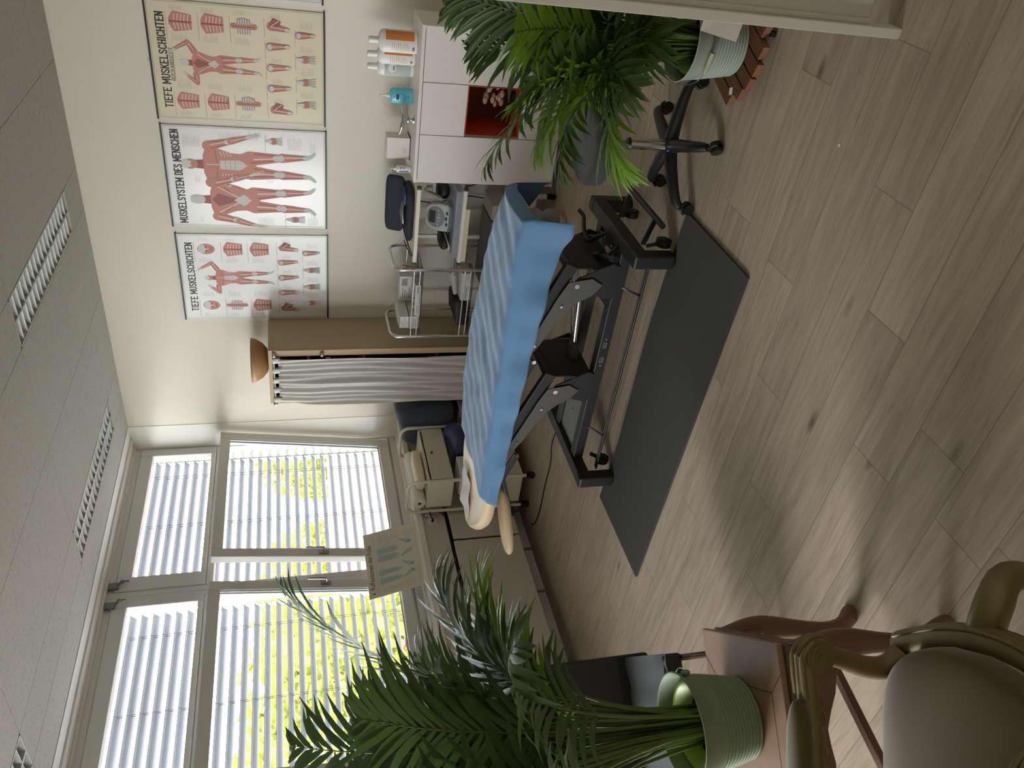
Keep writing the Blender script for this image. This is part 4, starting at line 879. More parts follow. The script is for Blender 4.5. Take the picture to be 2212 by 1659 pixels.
b = MB(); b.lathe([(.0125, .002), (.0125, .526)], (.085, -1.155, .852), 20, ax=(V((1, 0, 0)), V((0, 0, 1)), V((0, 1, 0)))); b.build('core', mat('grey_core', (108, 106, 102), .8), t2)
b = MB(); rbox(b, (.215, -.925, .842), (.060, .185, .038), .55); tag(b.build('cream_wedge_pad', mat('cream_vinyl_light', (224, 208, 178), .4), loc=(.215, -.925, .802)), 'small cream vinyl pad on the trolley in front of the paper roll', 'cushion')
b = MB(); rbox(b, (.255, -.72, .505), (.15, .17, .095), .75, lambda p: V((p.x+.05*max(0, p.y+.75), p.y, p.z+.02*math.sin(p.y*18)))); tag(b.build('satin_cushion', mat('royal_blue_satin', (32, 40, 92), .35, sheen=.3), loc=(.255, -.72, .406)), 'shiny royal blue cushion squeezed on the shelf of the cream trolley', 'cushion')
carton('white_device', 'white box with one dark dot on the cream trolley shelf', 'box', .12, .33, -1.12, -.93, .406, .56, card_m, [('r', .55, .63, .55, .65, txt_m), ('r', .35, .5, .75, .78, greyp)])
# navy blanket over a wooden crate in the corner
t = thing('wooden_crate', 'pale wooden crate in the corner under the navy blanket', 'crate', (.27, -.31, 0))
b = MB(); b.box(.07, .44, -.50, -.09, .02, .47); b.build('crate_body', mat('crate_wood', (168, 136, 100), .6, noise=.15, nscale=9), t, bevel=.004)
b = MB(); b.box(.36, .445, -.506, -.30, .40, .47); b.build('speckled_label', mat('grey_label_card', (160, 156, 152), .5), t); 
b = MB(); b.cyl((.40, -.512, .435), (.40, -.506, .435), .016, n=16); b.build('black_dot', black_m, t)
nb = mat('navy_knit_blanket', (56, 62, 78), .95, bump=.5, bscale=150, sheen=.4)
t = thing('navy_blanket', 'folded navy blanket slumped over the crate in the window corner', 'blanket', (.27, -.31, .47))
b = MB()
def blk(u, v):
    f = lambda q, e: math.copysign(abs(q)**e, q)
    a = 2*math.pi*u; x = .265+.200*f(math.cos(a), .35)*f(math.sin(math.pi*v), .4); y = -.33+.205*f(math.sin(a), .35)*f(math.sin(math.pi*v), .4); z = .69+.205*f(math.cos(math.pi*v), .45)
    if z > .7: z += (x-.07)*.22*(z-.7)/.2
    return (x+.006*math.sin(z*30+y*9), y+.010*math.sin(x*26+z*11)-.012*math.sin(z*13), z+.008*math.sin(x*20))
b.grid(blk, 48, 26, closed_u=True); b.build('blanket_body', nb, t)

# ------------------------------------------------------------------ treatment table
vinyl_m = mat('cream_vinyl', (222, 200, 162), .38)
frame2_m = mat('anthracite_steel', (38, 39, 42), .45); greyp_m = mat('grey_arm_plate', (84, 84, 82), .5)
t = thing('treatment_table', 'electric treatment table with a black scissor frame in the middle of the room', 'treatment table', (2.05, -1.98, 0))
def tp(name, fn, m=frame2_m, bv=.003):
    b = MB(); fn(b); return b.build(name, m, t, bevel=bv)
for xe in (1.36, 2.725):
    tp('end_beam', lambda b: b.box(xe-.035, xe+.035, -2.27, -1.73, .150, .215))
    for ye in (-2.30, -1.70):
        tp('leg', lambda b: b.box(xe-.035, xe+.035, ye-.035, ye+.035, .018 if ye < -2 else .01, .218), bv=.010)
        tp('foot_disc', lambda b: b.cyl((xe, ye, .0125 if ye < -2 else 0), (xe, ye, .03), .034, n=20), black_m)
for ys_ in (-2.13, -1.83):
    tp('side_rail', lambda b: b.box(1.39, 2.70, ys_-.03, ys_+.03, .150, .205))
# recessed plates at both ends
tp('cover_plate', lambda b: b.box(1.40, 1.83, -2.098, -1.862, .178, .19), mat('grey_cover_plate', (128, 128, 128), .5))
tp('cover_screw', lambda b: b.cyl((1.60, -1.98, .19), (1.60, -1.98, .194), .009, n=14), steel_m)
tp('cable_plug', lambda b: b.tube(smooth_pts([(1.74, -1.97, .30), (1.73, -1.98, .24), (1.715, -1.985, .205), (1.70, -1.99, .192)]), [.004]*8+[.006]*2+[.014]*3, 10), black_m)
tp('cover_plate', lambda b: b.box(2.34, 2.69, -2.098, -1.862, .178, .188), frame2_m)
tp('oval_badge', lambda b: b.prism([(2.60+.018*math.cos(a), -1.99+.065*math.sin(a)) for a in [2*math.pi*i/24 for i in range(24)]], lambda u, v, w_: (u, v, w_), .188, .191), mat('silver_badge', (170, 168, 150), .3, .6))
for pv in (2.515, 1.885):
    for sg, yy in ((0, -2.165), (1, -1.795)):
        tp('bearing_bracket', lambda b: b.prism([(pv+.10, .20), (pv+.115, .235), (pv+.035, .40), (pv-.005, .425), (pv-.035, .40), (pv-.05, .33), (pv-.075, .235), (pv-.07, .20)], lambda u, v, w_: (u, w_, v), yy-.004, yy+.004), frame2_m, 0)
        tp('pivot_bolt', lambda b: (b.cyl((pv, yy-.016, .402), (pv, yy-.004, .402), .012, .010, n=12)), chrome_m)
        # curved side plate of the lifting arm, greyed for the light on it
        y2 = yy-.010 if sg == 0 else yy+.010
        P_ = [(pv+.02, .445), (pv-.06, .485), (pv-.22, .548), (pv-.36, .606), (pv-.395, .575), (pv-.33, .535), (pv-.20, .470), (pv-.13, .425), (pv-.085, .375), (pv-.05, .315), (pv+.005, .275), (pv+.04, .33)]
        tp('arm_plate', lambda b: b.prism(P_, lambda u, v, w_: (u, w_, v), y2-.003, y2+.003), greyp_m, 0)
        for bx, bz in ((pv-.11, .462), (pv-.335, .563)): tp('arm_bolt', lambda b: b.cyl((bx, y2-.010, bz), (bx, y2-.002, bz), .007, .005, n=10), chrome_m)
        tp('lifting_arm', lambda b: b.bar((pv+.10, yy+(.022 if sg == 0 else -.022), .435), (pv-.38, yy+(.022 if sg == 0 else -.022), .630), .034, .062))
        tp('upper_link', lambda b: b.bar((pv-.43, yy, .545), (pv-.64, yy, .622), .012, .040))
        tp('link_bolt', lambda b: b.cyl((pv-.435, yy-.016, .548), (pv-.435, yy-.004, .548), .011, .010, n=12), chrome_m)
    tp('cross_tube', lambda b: b.cyl((pv+.08, -2.15, .445), (pv+.08, -1.81, .445), .022, n=16))
    tp('cross_tube', lambda b: b.cyl((pv-.38, -2.15, .60), (pv-.38, -1.81, .60), .018, n=16))
    tp('tower_plate', lambda b: b.box(pv+.075, pv+.085, -2.15, -1.81, .205, .47))
tp('brand_plate', lambda b: b.bar((2.33, -2.1632, .528), (2.24, -2.1632, .565), .0016, .034), mat('dark_grey_badge', (58, 58, 60), .4), 0)
tp('motor', lambda b: (b.lathe([(.001, .40), (.026, .40), (.037, .385), (.040, .36), (.040, .28), (.05, .27), (.05, .235), (.001, .235)], (1.915, -1.98, 0), 28)), mat('motor_grey', (104, 104, 100), .45))
tp('actuator_tube', lambda b: b.bar((1.87, -1.98, .262), (2.06, -1.98, .268), .05, .05), greyp_m, .008)
tp('piston_rod', lambda b: b.cyl((2.00, -1.98, .265), (2.44, -1.96, .295), .012, n=16), chrome_m)
tp('push_bar', lambda b: b.bar((2.02, -1.93, .25), (2.50, -1.93, .33), .03, .03), greyp_m, .004)
tp('foot_switch_rod', lambda b: b.cyl((1.385, -2.245, .095), (2.69, -2.245, .095), .0065, n=10), black_m)
tp('foot_switch_rod', lambda b: b.cyl((1.385, -2.228, .095), (2.69, -2.228, .095), .005, n=10), frame2_m)
for xx in (1.62, 2.5): tp('rod_bracket', lambda b: b.tube([(xx, -2.16, .16), (xx-.01, -2.19, .12), (xx, -2.236, .10)], .007, 8), steel_m)
tp('pedal_bar', lambda b: b.cyl((2.872, -1.74, .085), (2.872, -2.26, .085), .014, n=14), black_m)
for yy in (-1.86, -2.17): tp('pedal_arm', lambda b: b.bar((2.865, yy, .085), (2.735, yy, .115), .014, .022), black_m)
for xe, ye in ((2.78, -2.235), (2.74, -1.84), (1.41, -2.20), (1.38, -1.80)):
    r = .036; b = MB(); b.cyl((xe-.014, ye, r+.012), (xe+.014, ye, r+.012), r, n=22); b.cyl((xe-.018, ye, r+.012), (xe+.018, ye, r+.012), r*.55, n=16); b.bar((xe, ye, r+.012), (xe-.03*(1 if xe > 2 else -1), ye+.02, .12), .012, .022); b.build('lift_castor', black_m, t, bevel=.003)
tp('brake_lever', lambda b: (b.tube(smooth_pts([(2.69, -1.96, .215), (2.665, -1.955, .26), (2.63, -1.93, .29), (2.665, -1.86, .295), (2.70, -1.80, .285), (2.715, -1.76, .30)]), .011, 8)), black_m)
tp('brake_lever', lambda b: (b.tube(smooth_pts([(2.62, -2.06, .27), (2.665, -2.15, .275), (2.70, -2.25, .285)]), .010, 8), b.tube([(2.67, -2.16, .275), (2.69, -2.14, .235), (2.70, -2.12, .21)], .012, 8)), black_m)
tp('lever_grip', lambda b: b.cyl((2.60, -2.015, .272), (2.632, -2.075, .272), .015, n=14), black_m)
tp('lever_grip', lambda b: b.cyl((2.69, -2.225, .285), (2.715, -2.285, .285), .014, n=14), black_m)
# lettering and arrows printed on the rail
pw = mat('white_print', (190, 190, 186), .5)
b = MB(); yr = -2.1608
for x, sg in ((2.03, -1), (2.20, 1)): b.add([(x, yr, .178), (x-.007*sg, yr, .184), (x-.007*sg, yr, .172)], [(0, 1, 2)])
for x in (2.055, 2.145):
    for dx in (0, .03): b.box(x+dx, x+dx+.0012, yr, yr+.0005, .170, .187)
    for dz in (.170, .187): b.box(x, x+.031, yr, yr+.0005, dz, dz+.0012)
    for k in range(3): b.obox((x+.009+k*.006, yr, .178), (.003, 0, .004), (0, .0004, 0), (-.0004, 0, .0004))
b.build('rail_symbols', pw, t)
b = MB()
for yq in (-1.90, -1.95, -2.05, -2.10): b.box(2.662, 2.668, yq-.010, yq+.010, .2152, .2156)
b.build('rail_symbols', pw, t)
# top
tp('top_frame', lambda b: (b.box(1.30, 2.72, -2.215, -2.175, .625, .665), b.box(1.30, 2.72, -1.74, -1.70, .625, .665), b.box(1.30, 1.34, -2.175, -1.74, .625, .665), b.box(2.68, 2.72, -2.175, -1.74, .625, .665)))
FAR = [(1.27, -1.66), (1.40, -1.615), (1.70, -1.575), (1.93, -1.595), (2.41, -1.705), (2.70, -1.82), (2.86, -1.90)]
def slab(b, pts, z0, z1, rr=.02):
    n = len(pts); cxy = V((sum(p[0] for p in pts)/n, sum(p[1] for p in pts)/n, 0)); rows = []
    for z, ins in ((z0, rr), (z0+rr*.4, rr*.3), (z0+rr, 0), (z1-rr, 0), (z1-rr*.4, rr*.3), (z1, rr)):
        row = []
        for p in pts:
            d = (cxy-V((p[0], p[1], 0))); l = d.length; row.append(V((p[0], p[1], z))+V((d.x/l*ins, d.y/l*ins, 0)))
        rows.append(row)
    vs = [p for r in rows for p in r]; fs = []
    for i in range(len(rows)-1): fs += [(i*n+k, i*n+(k+1) % n, (i+1)*n+(k+1) % n, (i+1)*n+k) for k in range(n)]
    b.add(vs, fs, 0, True); b.add(rows[0], [tuple(range(n-1, -1, -1))], 0, True); b.add(rows[-1], [tuple(range(n))], 0, True)
mp_ = [V((x, y-(-.02)-.02+(-.012), 0)) for x, y in FAR]
main = [(1.29, -2.25)]+[(1.6, -2.255), (2.0, -2.255), (2.4, -2.255), (2.75, -2.25), (2.86, -2.22), (2.885, -2.1), (2.88, -1.95)]+[(x, y-.02) for x, y in reversed(FAR)]
b = MB(); slab(b, main, .667, .745); b.build('main_cushion', vinyl_m, t)
head = [(p.x, p.y) for p in smooth_pts([(1.26, -1.68), (1.12, -1.67), (.92, -1.75), (.76, -1.86), (.715, -1.95), (.76, -2.05), (.88, -2.17), (1.03, -2.26), (1.18, -2.275), (1.26, -2.27)], 4)]
b = MB(); slab(b, head, .650, .722, .028); b.build('head_cushion', vinyl_m, t)
b = MB(); rbox(b, (0, 0, 0), (.205, .072, .034), .8, lambda p: V((.965, -2.185, .553))+V((p.x*.707-p.y*.707, p.x*.707+p.y*.707, p.z+p.x*.05))); b.build('arm_rest', vinyl_m, t)
tp('arm_rest_bracket', lambda b: (b.bar((1.00, -2.14, .52), (1.30, -2.05, .60), .03, .02), b.box(.96, .99, -2.16, -2.12, .49, .525)))
tp('head_bracket', lambda b: b.box(.95, 1.32, -2.04, -1.90, .625, .648))
# blue sheet
sheet_m = mat('blue_stretch_sheet', (84, 128, 168), .8, bump=.25, bscale=14, stretch=(1, 3, 1), sheen=.3)
BOT = [(1.2, .674), (1.39, .668), (1.71, .645), (1.95, .640), (2.18, .618), (2.39, .611), (2.65, .582), (2.78, .565), (2.9, .55)]
b = MB(); NU, NV = 110, 60
def sheet(u, v):
    s = u*1.09; x0, x1 = 1.272, 2.885
    dx = max(0, s-1)*.55  # overhang past the foot end
    x = lerp(x0, x1, min(s, 1)); far = interp(FAR, x)-.006; near = -2.268
    if v < .17: q = (.17-v)/.17; dy = q*lerp(.07, .26, max(0, (u-.75)/.25)); y = far+.012*min(1, q*4); side = 1
    elif v > .78: q = (v-.78)/.22; dy = q*(.752-interp(BOT, x)); y = near-.018*min(1, q*3)-.012*q; side = -1
    else: q = 0; dy = 0; y = lerp(far, near, (v-.17)/.61); side = 0
    r = .026; z = .756
    # soft shoulders at the long edges
    e = min(abs(y-far), abs(y-near)) if q == 0 else 0
    z -= .014*math.exp(-e/.02)
    drop = (dy**1.6+dx**1.6)**(1/1.6)
    if dx > 0:
        x += min(dx, .03)*.6
        band = .05 if side == 0 else .05
        if side == 0: drop = dx/.0495*.058
    z -= drop
    # slack folds
    w1 = .0035*math.sin(x*17+y*9+2*math.sin(y*11))+.0025*math.sin(x*41-y*23)+.0045*math.exp(-((y-(-1.95+.05*math.sin(x*9)))/.035)**2)*math.sin(x*23+1)
    if side == 0: z += w1
    else: y += (.010*math.sin(x*13+1.5)+.006*math.sin(x*31))*q*(1 if side > 0 else -1)*1.2
    if side == -1: y -= .015*q*math.exp(-((x-2.85)/.08)**2); z -= .02*q*math.exp(-((x-2.84)/.05)**2)
    # the near head-end corner is pulled out to a point
    if u < .12: k = (1-u/.12); x -= k*.085*max(0, (v-.55)/.45); z -= k*.004
    return (x, y, z)
b.grid(sheet, NU, NV)
o = b.build('blue_sheet', sheet_m, solid=.0016, loc=(2.05, -1.95, .756)); tag(o, 'blue cotton sheet spread over the treatment table with its edges hanging', 'sheet')
b = MB()
def tis(u, v):
    A, B_, C_, D = V((1.10, -1.80)), V((1.06, -1.97)), V((.80, -2.02)), V((.79, -1.83)); p = A.lerp(D, u).lerp(B_.lerp(C_, u), v); p = V((p.x, p.y)); ex = .03*math.sin(u*3.1)*(.5-v)
    return (p.x, p.y+ex, .728+.010*math.sin(u*5+v*3)**2+.012*max(0, .3-v))
b.grid(tis, 14, 8); tag(b.build('paper_tissue', mat('white_tissue', (226, 222, 220), .9), solid=.001), 'crumpled white paper tissue lying on the cream head cushion', 'tissue')
b = MB(); rbox(b, (2.73, -2.06, .600), (.10, .14, .058), .9, lambda p: V((p.x+.008*math.sin(p.y*60), p.y, p.z+.006*math.sin(p.y*47+p.x*20)))); rbox(b, (2.82, -2.10, .565), (.045, .055, .042), .9)
o = b.build('grey_cloth_bundle', mat('grey_cloth', (150, 148, 138), .9), loc=(2.75, -2.06, .56)); tag(o, 'grey cloth bundle tied with a black cord under the foot end', 'cloth')
b = MB(); b.tube(smooth_pts([(0.948, -1.394+.0, .004), (.787, -1.363, .004), (.653, -1.407, .004), (.421, -1.397, .004), (.137, -1.397, .004), (-.04, -1.34, .004), (-.07, -1.30, .004)]), .0045, 8)
b.tube(smooth_pts([(1.40, -1.70, .16), (1.30, -1.60, .10), (1.14, -1.46, .01), (.948, -1.394, .004)]), .0045, 8)
tag(b.build('mains_cable', black_m), 'thin black mains cable running across the floor from the table to the window', 'cable')

# ------------------------------------------------------------------ gym mat
b = MB(); C4 = [V((1.133, -2.822, 0)), V((2.963, -2.884, 0)), V((2.964, -2.290, 0)), V((1.132, -2.221, 0))]
def matp(u, v):
    p = C4[0].lerp(C4[1], u).lerp(C4[3].lerp(C4[2], u), v); k = .018*math.sin(u*7)*max(0, v-.5)*2
    return V((p.x, p.y-k, .0005))
nu = 40; top = [[matp(i/nu, j) + V((0, 0, .0115)) for i in range(nu+1)] for j in (0, 1)]; bot = [[matp(i/nu, j) for i in range(nu+1)] for j in (0, 1)]
ringt = top[0]+top[1][::-1]; ringb = bot[0]+bot[1][::-1]; n = len(ringt)
b.add(ringt, [tuple(range(n))]); b.add(ringb, [tuple(range(n-1, -1, -1))]); b.add(ringt+ringb, [(i, n+i, n+(i+1) % n, (i+1) % n) for i in range(n)])
tag(b.build('gym_mat', mat('charcoal_foam', (68, 68, 67), .85, bump=.15, bscale=300), bevel=.002), 'thin charcoal grey gym mat on the floor in front of the treatment table', 'mat')

# ------------------------------------------------------------------ rolling stool
SX, SY = 3.207, -2.158
t = thing('rolling_stool', 'black rolling stool with a round seat and five castors', 'stool', (SX, SY, 0))
fab = mat('black_seat_fabric', (38, 38, 40), .8, bump=.15, bscale=400, sheen=.2)
b = MB(); R_ = .182; b.lathe([(.001, .415), (R_-.012, .415), (R_, .425), (R_+.002, .45), (R_, .478), (R_-.014, .492), (R_-.05, .497), (.001, .499)], (SX, SY, 0), 56); b.build('seat', fab, t)
b = MB(); b.cyl((SX, SY, .28), (SX, SY, .415), .013, n=20); b.build('piston', steel_m, t)
b = MB(); b.cyl((SX, SY, .12), (SX, SY, .292), .0245, n=28); b.build('gas_spring_sleeve', chrome_m, t)
b = MB(); b.cyl((SX, SY, .290), (SX, SY, .300), .027, .022, n=28); b.build('collar', black_m, t)
b = MB(); b.lathe([(.001, .07), (.03, .07), (.042, .085), (.042, .118), (.033, .130), (.001, .131)], (SX, SY, 0), 24); b.build('hub', black_m, t)
for k in range(5):
    a = math.radians(1+72*k); d = V((math.cos(a), math.sin(a), 0)); c = V((SX, SY, 0))
    b = MB(); pts = [c+d*.02+V((0, 0, .100)), c+d*.10+V((0, 0, .098)), c+d*.19+V((0, 0, .090)), c+d*.245+V((0, 0, .080)), c+d*.268+V((0, 0, .064))]
    b.tube(pts, [.031, .027, .023, .021, .016], 12); b.build('leg', black_m, t)
    q = c+d*.272; sd = V((-d.y, d.x, 0)); r = .026; ax = (d*.6+sd*.8).normalized() if k % 2 else (d*-.5+sd*.86).normalized()
    b = MB()
    for o_s in (-1, 1): b.cyl(q+ax*(o_s*.006)+V((0, 0, r)), q+ax*(o_s*.021)+V((0, 0, r)), r, r*.93, n=22)
    b.cyl(q+V((0, 0, r)), q+V((0, 0, .07)), .008, n=10); b.tube(arc((0, 0), r+.004, math.radians(20), math.radians(160), 8, lambda u, v: q+ax.cross(V((0, 0, 1)))*u+V((0, 0, r+v))), .007, 6)
    b.build('castor', black_m, t)

# ------------------------------------------------------------------ palms
leaf_m = mat('palm_leaf', (62, 84, 40), .36, trans=.25, spec=.6, noise=.35, nscale=7)
leaf2_m = mat('fresh_palm_leaf', (112, 150, 44), .4, trans=.35)
stem_m = mat('palm_stem', (84, 100, 40), .5, noise=.3, nscale=10)
def frond(t, base, az, L, th0, th1, rnd, ll=.30, pet=.42, npair=17, m=None, droop=1.0, wl=.010, name='frond'):
    b = MB(); N = 26; p = V(base); pts = []; dirs = []; out = V((math.cos(az), math.sin(az), 0)); tw = rnd.uniform(-.25, .25)
    for i in range(N+1):
        s_ = i/N; th = th0+(th1-th0)*s_**1.7; a2 = az+tw*s_; o2 = V((math.cos(a2), math.sin(a2), 0)); d = o2*math.sin(th)+V((0, 0, 1))*math.cos(th)
        pts.append(p.copy()); dirs.append(d); p = p+d*(L/N)
    b.tube(pts, [lerp(.0058, .0012, i/N) for i in range(N+1)], 5, 1)
    for k in range(npair):
        s_ = pet+(1-pet)*(k+.3)/npair; i = min(int(s_*N), N-1); f = s_*N-i; c = pts[i].lerp(pts[i+1], f); d = dirs[i]
        sd = d.cross(V((0, 0, 1))); sd = sd.normalized() if sd.length > .05 else V((-out.y, out.x, 0)); nrm = sd.cross(d).normalized()
        prof = math.sin(math.pi*(.16+.80*(k+.5)/npair))**.7; l = ll*prof*rnd.uniform(.85, 1.1)
        for sg in (-1, 1):
            ang = math.radians(rnd.uniform(38, 52))*(1-.45*(k/npair)); ld = (d*math.cos(ang)+sd*(sg*math.sin(ang))+nrm*rnd.uniform(.05, .25)).normalized()
            q = c.copy(); ws = [.35, .95, 1.0, .75, .06]; P0 = []; dd = ld.copy(); g = rnd.uniform(.10, .26)*droop
            for j in range(5):
                wv = dd.cross(nrm); wv = wv.normalized() if wv.length > .05 else sd
                P0 += [q-wv*(ws[j]*wl), q+nrm*(-.15*ws[j]*wl), q+wv*(ws[j]*wl)]
                dd = (dd+V((0, 0, -1))*g).normalized(); q = q+dd*(l/4)
            b.add(P0, [(j*3, j*3+1, j*3+4, j*3+3) for j in range(4)]+[(j*3+1, j*3+2, j*3+5, j*3+4) for j in range(4)], 0, True)
    return b.build(name, [m or leaf_m, stem_m], t)
tin_m = mat('weathered_green_tin', (120, 136, 108), .6, noise=.22, nscale=9)
tin2_m = mat('pale_sage_tin', (146, 156, 142), .6, noise=.18, nscale=9)
def tin_pot(t, c, r0, r1, h, m, rz, grip_side):
    b = MB(); pr = [(.001, 0), (r0-.003, 0), (r0, .003)]; N = 10; hr = h*.60
    for i in range(N*4+1):
        z = .006+hr*i/(N*4); pr.append((lerp(r0, r1, z/h)+.0030*math.cos(i*math.pi/2)-.002, z))
    pr += [(lerp(r0, r1, .64), h*.64), (r1-.003, h-.006), (r1+.003, h), (r1, h+.003), (r1-.004, h-.002), (lerp(r0, r1, .5)-.004, h*.5), (r0-.004, .01), (.001, .01)]
    b.lathe(pr, c, 64); b.build('tin_pot', m, t)
    b = MB(); ri = r1*.80; b.lathe([(ri*.8, .02), (ri-.004, h-.045), (ri+.004, h-.040), (ri+.004, h-.034), (ri-.008, h-.034), (ri*.78, .03)], c, 48); b.build('inner_pot', mat('lime_plastic_pot', (150, 172, 60), .4), t)
    b = MB(); b.lathe([(.001, h-.085), (ri-.012, h-.088)], c, 32); b.build('soil', mat('dark_soil', (40, 32, 26), .95, bump=.6, bscale=90), t)
    C = V(c)
    for sg in (-1, 1):
        e = C+V((math.cos(rz)*(r1+.004)*sg, math.sin(rz)*(r1+.004)*sg, h-.02)); b = MB(); b.ball(e, .009, 10, sc=(1, 1, 1.6)); b.build('handle_ear', m, t)
    b = MB(); pts = []; side = V((-math.sin(rz), math.cos(rz), 0))*grip_side
    for i in range(25):
        a = math.pi*i/24; p = C+V((math.cos(rz), math.sin(rz), 0))*((r1+.008)*math.cos(a))+side*((r1+.014)*math.sin(a))+V((0, 0, h-.02-.035*math.sin(a))); pts.append(p)
    b.tube(pts, .0016, 6); b.build('wire_handle', steel_m, t)
    b = MB(); b.cyl(pts[10], pts[14], .0085, n=12); b.build('handle_grip', mat('pale_wood_grip', (170, 168, 140), .7), t)
def palm(t, c, zs, n, seed, Lr, ll, spread, pref=None, npair=17):
    rnd = random.Random(seed)
    for k in range(n):
        a = rnd.uniform(0, 2*math.pi) if pref is None or rnd.random() > pref[1] else pref[0]+rnd.uniform(-1.0, 1.0)
        rr = rnd.uniform(.01, .055); base = (c[0]+rr*math.cos(a), c[1]+rr*math.sin(a), zs); inner = k < n*.4
        L = rnd.uniform(*Lr)*(1.05 if inner else .92)
        frond(t, base, a, L, math.radians(rnd.uniform(2, 9 if inner else 17)), math.radians(rnd.uniform(35, 75) if inner else rnd.uniform(*spread)), rnd, ll*rnd.uniform(.85, 1.1), rnd.uniform(.36, .5), npair, leaf2_m if rnd.random() < .16 else None)
    b = MB()
    for k in range(26):
        a = rnd.uniform(0, 2*math.pi); r0 = rnd.uniform(0, .05); r1 = rnd.uniform(.02, .10); b.tube([(c[0]+r0*math.cos(a), c[1]+r0*math.sin(a), zs-.01), (c[0]+(r0+r1)*.6*math.cos(a), c[1]+(r0+r1)*.6*math.sin(a), zs+.22), (c[0]+(r0+r1)*math.cos(a), c[1]+(r0+r1)*math.sin(a), zs+rnd.uniform(.34, .5))], [.0065, .005, .003], 6)
    b.build('stem_cluster', stem_m, t)
PL = (2.335, -4.262, .5255)
t = thing('potted_palm', 'areca palm in a weathered green tin pot on the wooden side table', 'potted palm', PL)
tin_pot(t, PL, .108, .142, .190, tin_m, math.radians(38), 1)
palm(t, PL, PL[2]+.11, 40, 11, (.86, 1.16), .27, (75, 122), (math.radians(150), .5), 20)
PR = (3.695, -2.425, .085)
t = thing('potted_palm', 'areca palm in a pale ribbed tin pot on a slatted wooden roller', 'potted palm', PR)
tin_pot(t, PR, .112, .145, .215, tin2_m, math.radians(165), 1)
palm(t, PR, PR[2]+.13, 38, 23, (.68, .98), .25, (85, 140), (math.radians(70), .45), 20)
# slatted plant roller
t = thing('plant_roller', 'round plant roller of brown ribbed slats under the right palm', 'plant stand', (PR[0], PR[1], 0))
rib_m = mat('brown_decking', (124, 84, 58), .6, noise=.2, nscale=12, stretch=(1, 6, 1))
for k in range(6):
    off = -.175+.058*k+.03; hl = math.sqrt(max(.002, .20**2-off**2)); d = V((.35, .937, 0)).normalized(); s_v = V((-d.y, d.x, 0)); c = V((PR[0], PR[1], .0695))+s_v*off
    b = MB(); b.obox(c, d*hl, s_v*.025, (0, 0, .0125))
    for q in range(6): b.obox(c+s_v*(-.0205+.0082*q)+V((0, 0, .0133)), d*hl, s_v*.0022, (0, 0, .0012))
    b.build('slat', rib_m, t, bevel=.002)
b = MB()
for sg in (-1, 1): b.obox(V((PR[0], PR[1], .048))+d*(.09*sg), d*.02, s_v*.17, (0, 0, .009))
b.build('batten', rib_m, t)
for sx_, sy_ in ((1, 1), (1, -1), (-1, 1), (-1, -1)):
    p = V((PR[0], PR[1], 0))+d*(.09*sx_)+s_v*(.11*sy_); b = MB(); b.cyl(p+V((-.008, 0, .018)), p+V((.008, 0, .018)), .018, n=16); b.cyl(p+V((0, 0, .018)), p+V((0, 0, .042)), .006); b.build('castor', black_m, t)
p = V((PR[0], PR[1], .0825))-s_v*(-.13)-d*.0; b = MB(); b.obox(V((3.545, -2.50, .0842)), (.012, .005, 0), (-.004, .010, 0), (0, 0, .0004)); b.build('price_sticker', white_m, t)
t = thing('plant_leaflet', 'white leaflet with a green print leaning on the right tin pot', 'leaflet', (3.83, -2.58, .2))
b = MB(); A_ = V((3.765, -2.600, .325)); b.add([A_, A_+V((.12, .02, -.02)), A_+V((.10, .0, -.16)), A_+V((-.02, -.03, -.13))], [(0, 1, 2, 3)]); b.build('card', white_m, t, solid=.0015)
b = MB(); b.add([A_+V((.05, -.004, -.045)), A_+V((.075, 0, -.05)), A_+V((.066, -.010, -.105)), A_+V((.036, -.014, -.08))], [(0, 1, 2, 3)]); b.build('green_emblem', mat('teal_green_print', (60, 170, 140), .5), t, solid=.0022)

# ------------------------------------------------------------------ white room divider at the right
t = thing('room_divider', 'white framed room divider panel at the right edge of the room', 'room divider', (4.35, -3.14, 0))
dv_m = mat('white_lacquer', (206, 204, 194), .45)
for x in (3.905, 4.78):
    b = MB(); b.box(x, x+.028, -3.178, -3.122, 0, 1.98); b.build('post', dv_m, t, bevel=.002)
b = MB(); b.box(3.933, 4.78, -3.150, -3.128, .105, 1.96); b.build('panel', dv_m, t, bevel=.001)
b = MB(); b.box(3.933, 3.948, -3.160, -3.150, .105, 1.96); b.build('edge_bead', dv_m, t, bevel=.002)

# ------------------------------------------------------------------ wooden side table (front left)
tw = mat('cherry_wood', (104, 74, 54), .45, noise=.25, nscale=5, stretch=(1, 1, 3)); tw2 = mat('light_cherry_top', (142, 114, 92), .45, noise=.16, nscale=4, stretch=(6, 1, 1))
U_ = V((.743, -.669, 0)); W_ = V((-.669, -.743, 0)); A0 = V((2.352, -3.978, 0)); WD, LN = .40, .62
t = thing('side_table', 'cherry wood side table with carved curved legs under the left palm', 'side table', (2.35, -4.35, 0))
def lt(u, w_, z): return A0+U_*u+W_*w_+V((0, 0, z))
def lbox(b, u0, u1, w0, w1, z0, z1, m=0): return b.obox(lt((u0+u1)/2, (w0+w1)/2, (z0+z1)/2), U_*((u1-u0)/2), W_*((w1-w0)/2), (0, 0, (z1-z0)/2), m)
b = MB(); lbox(b, 0, WD, 0, LN, .507, .525); b.build('table_top', tw2, t, bevel=.003)
b = MB(); seam_ = mat('dark_seam', (70, 46, 30), .6)
def sl(p, q): b.bar(lt(p[0], p[1], .5252), lt(q[0], q[1], .5252), .0018, .0006)
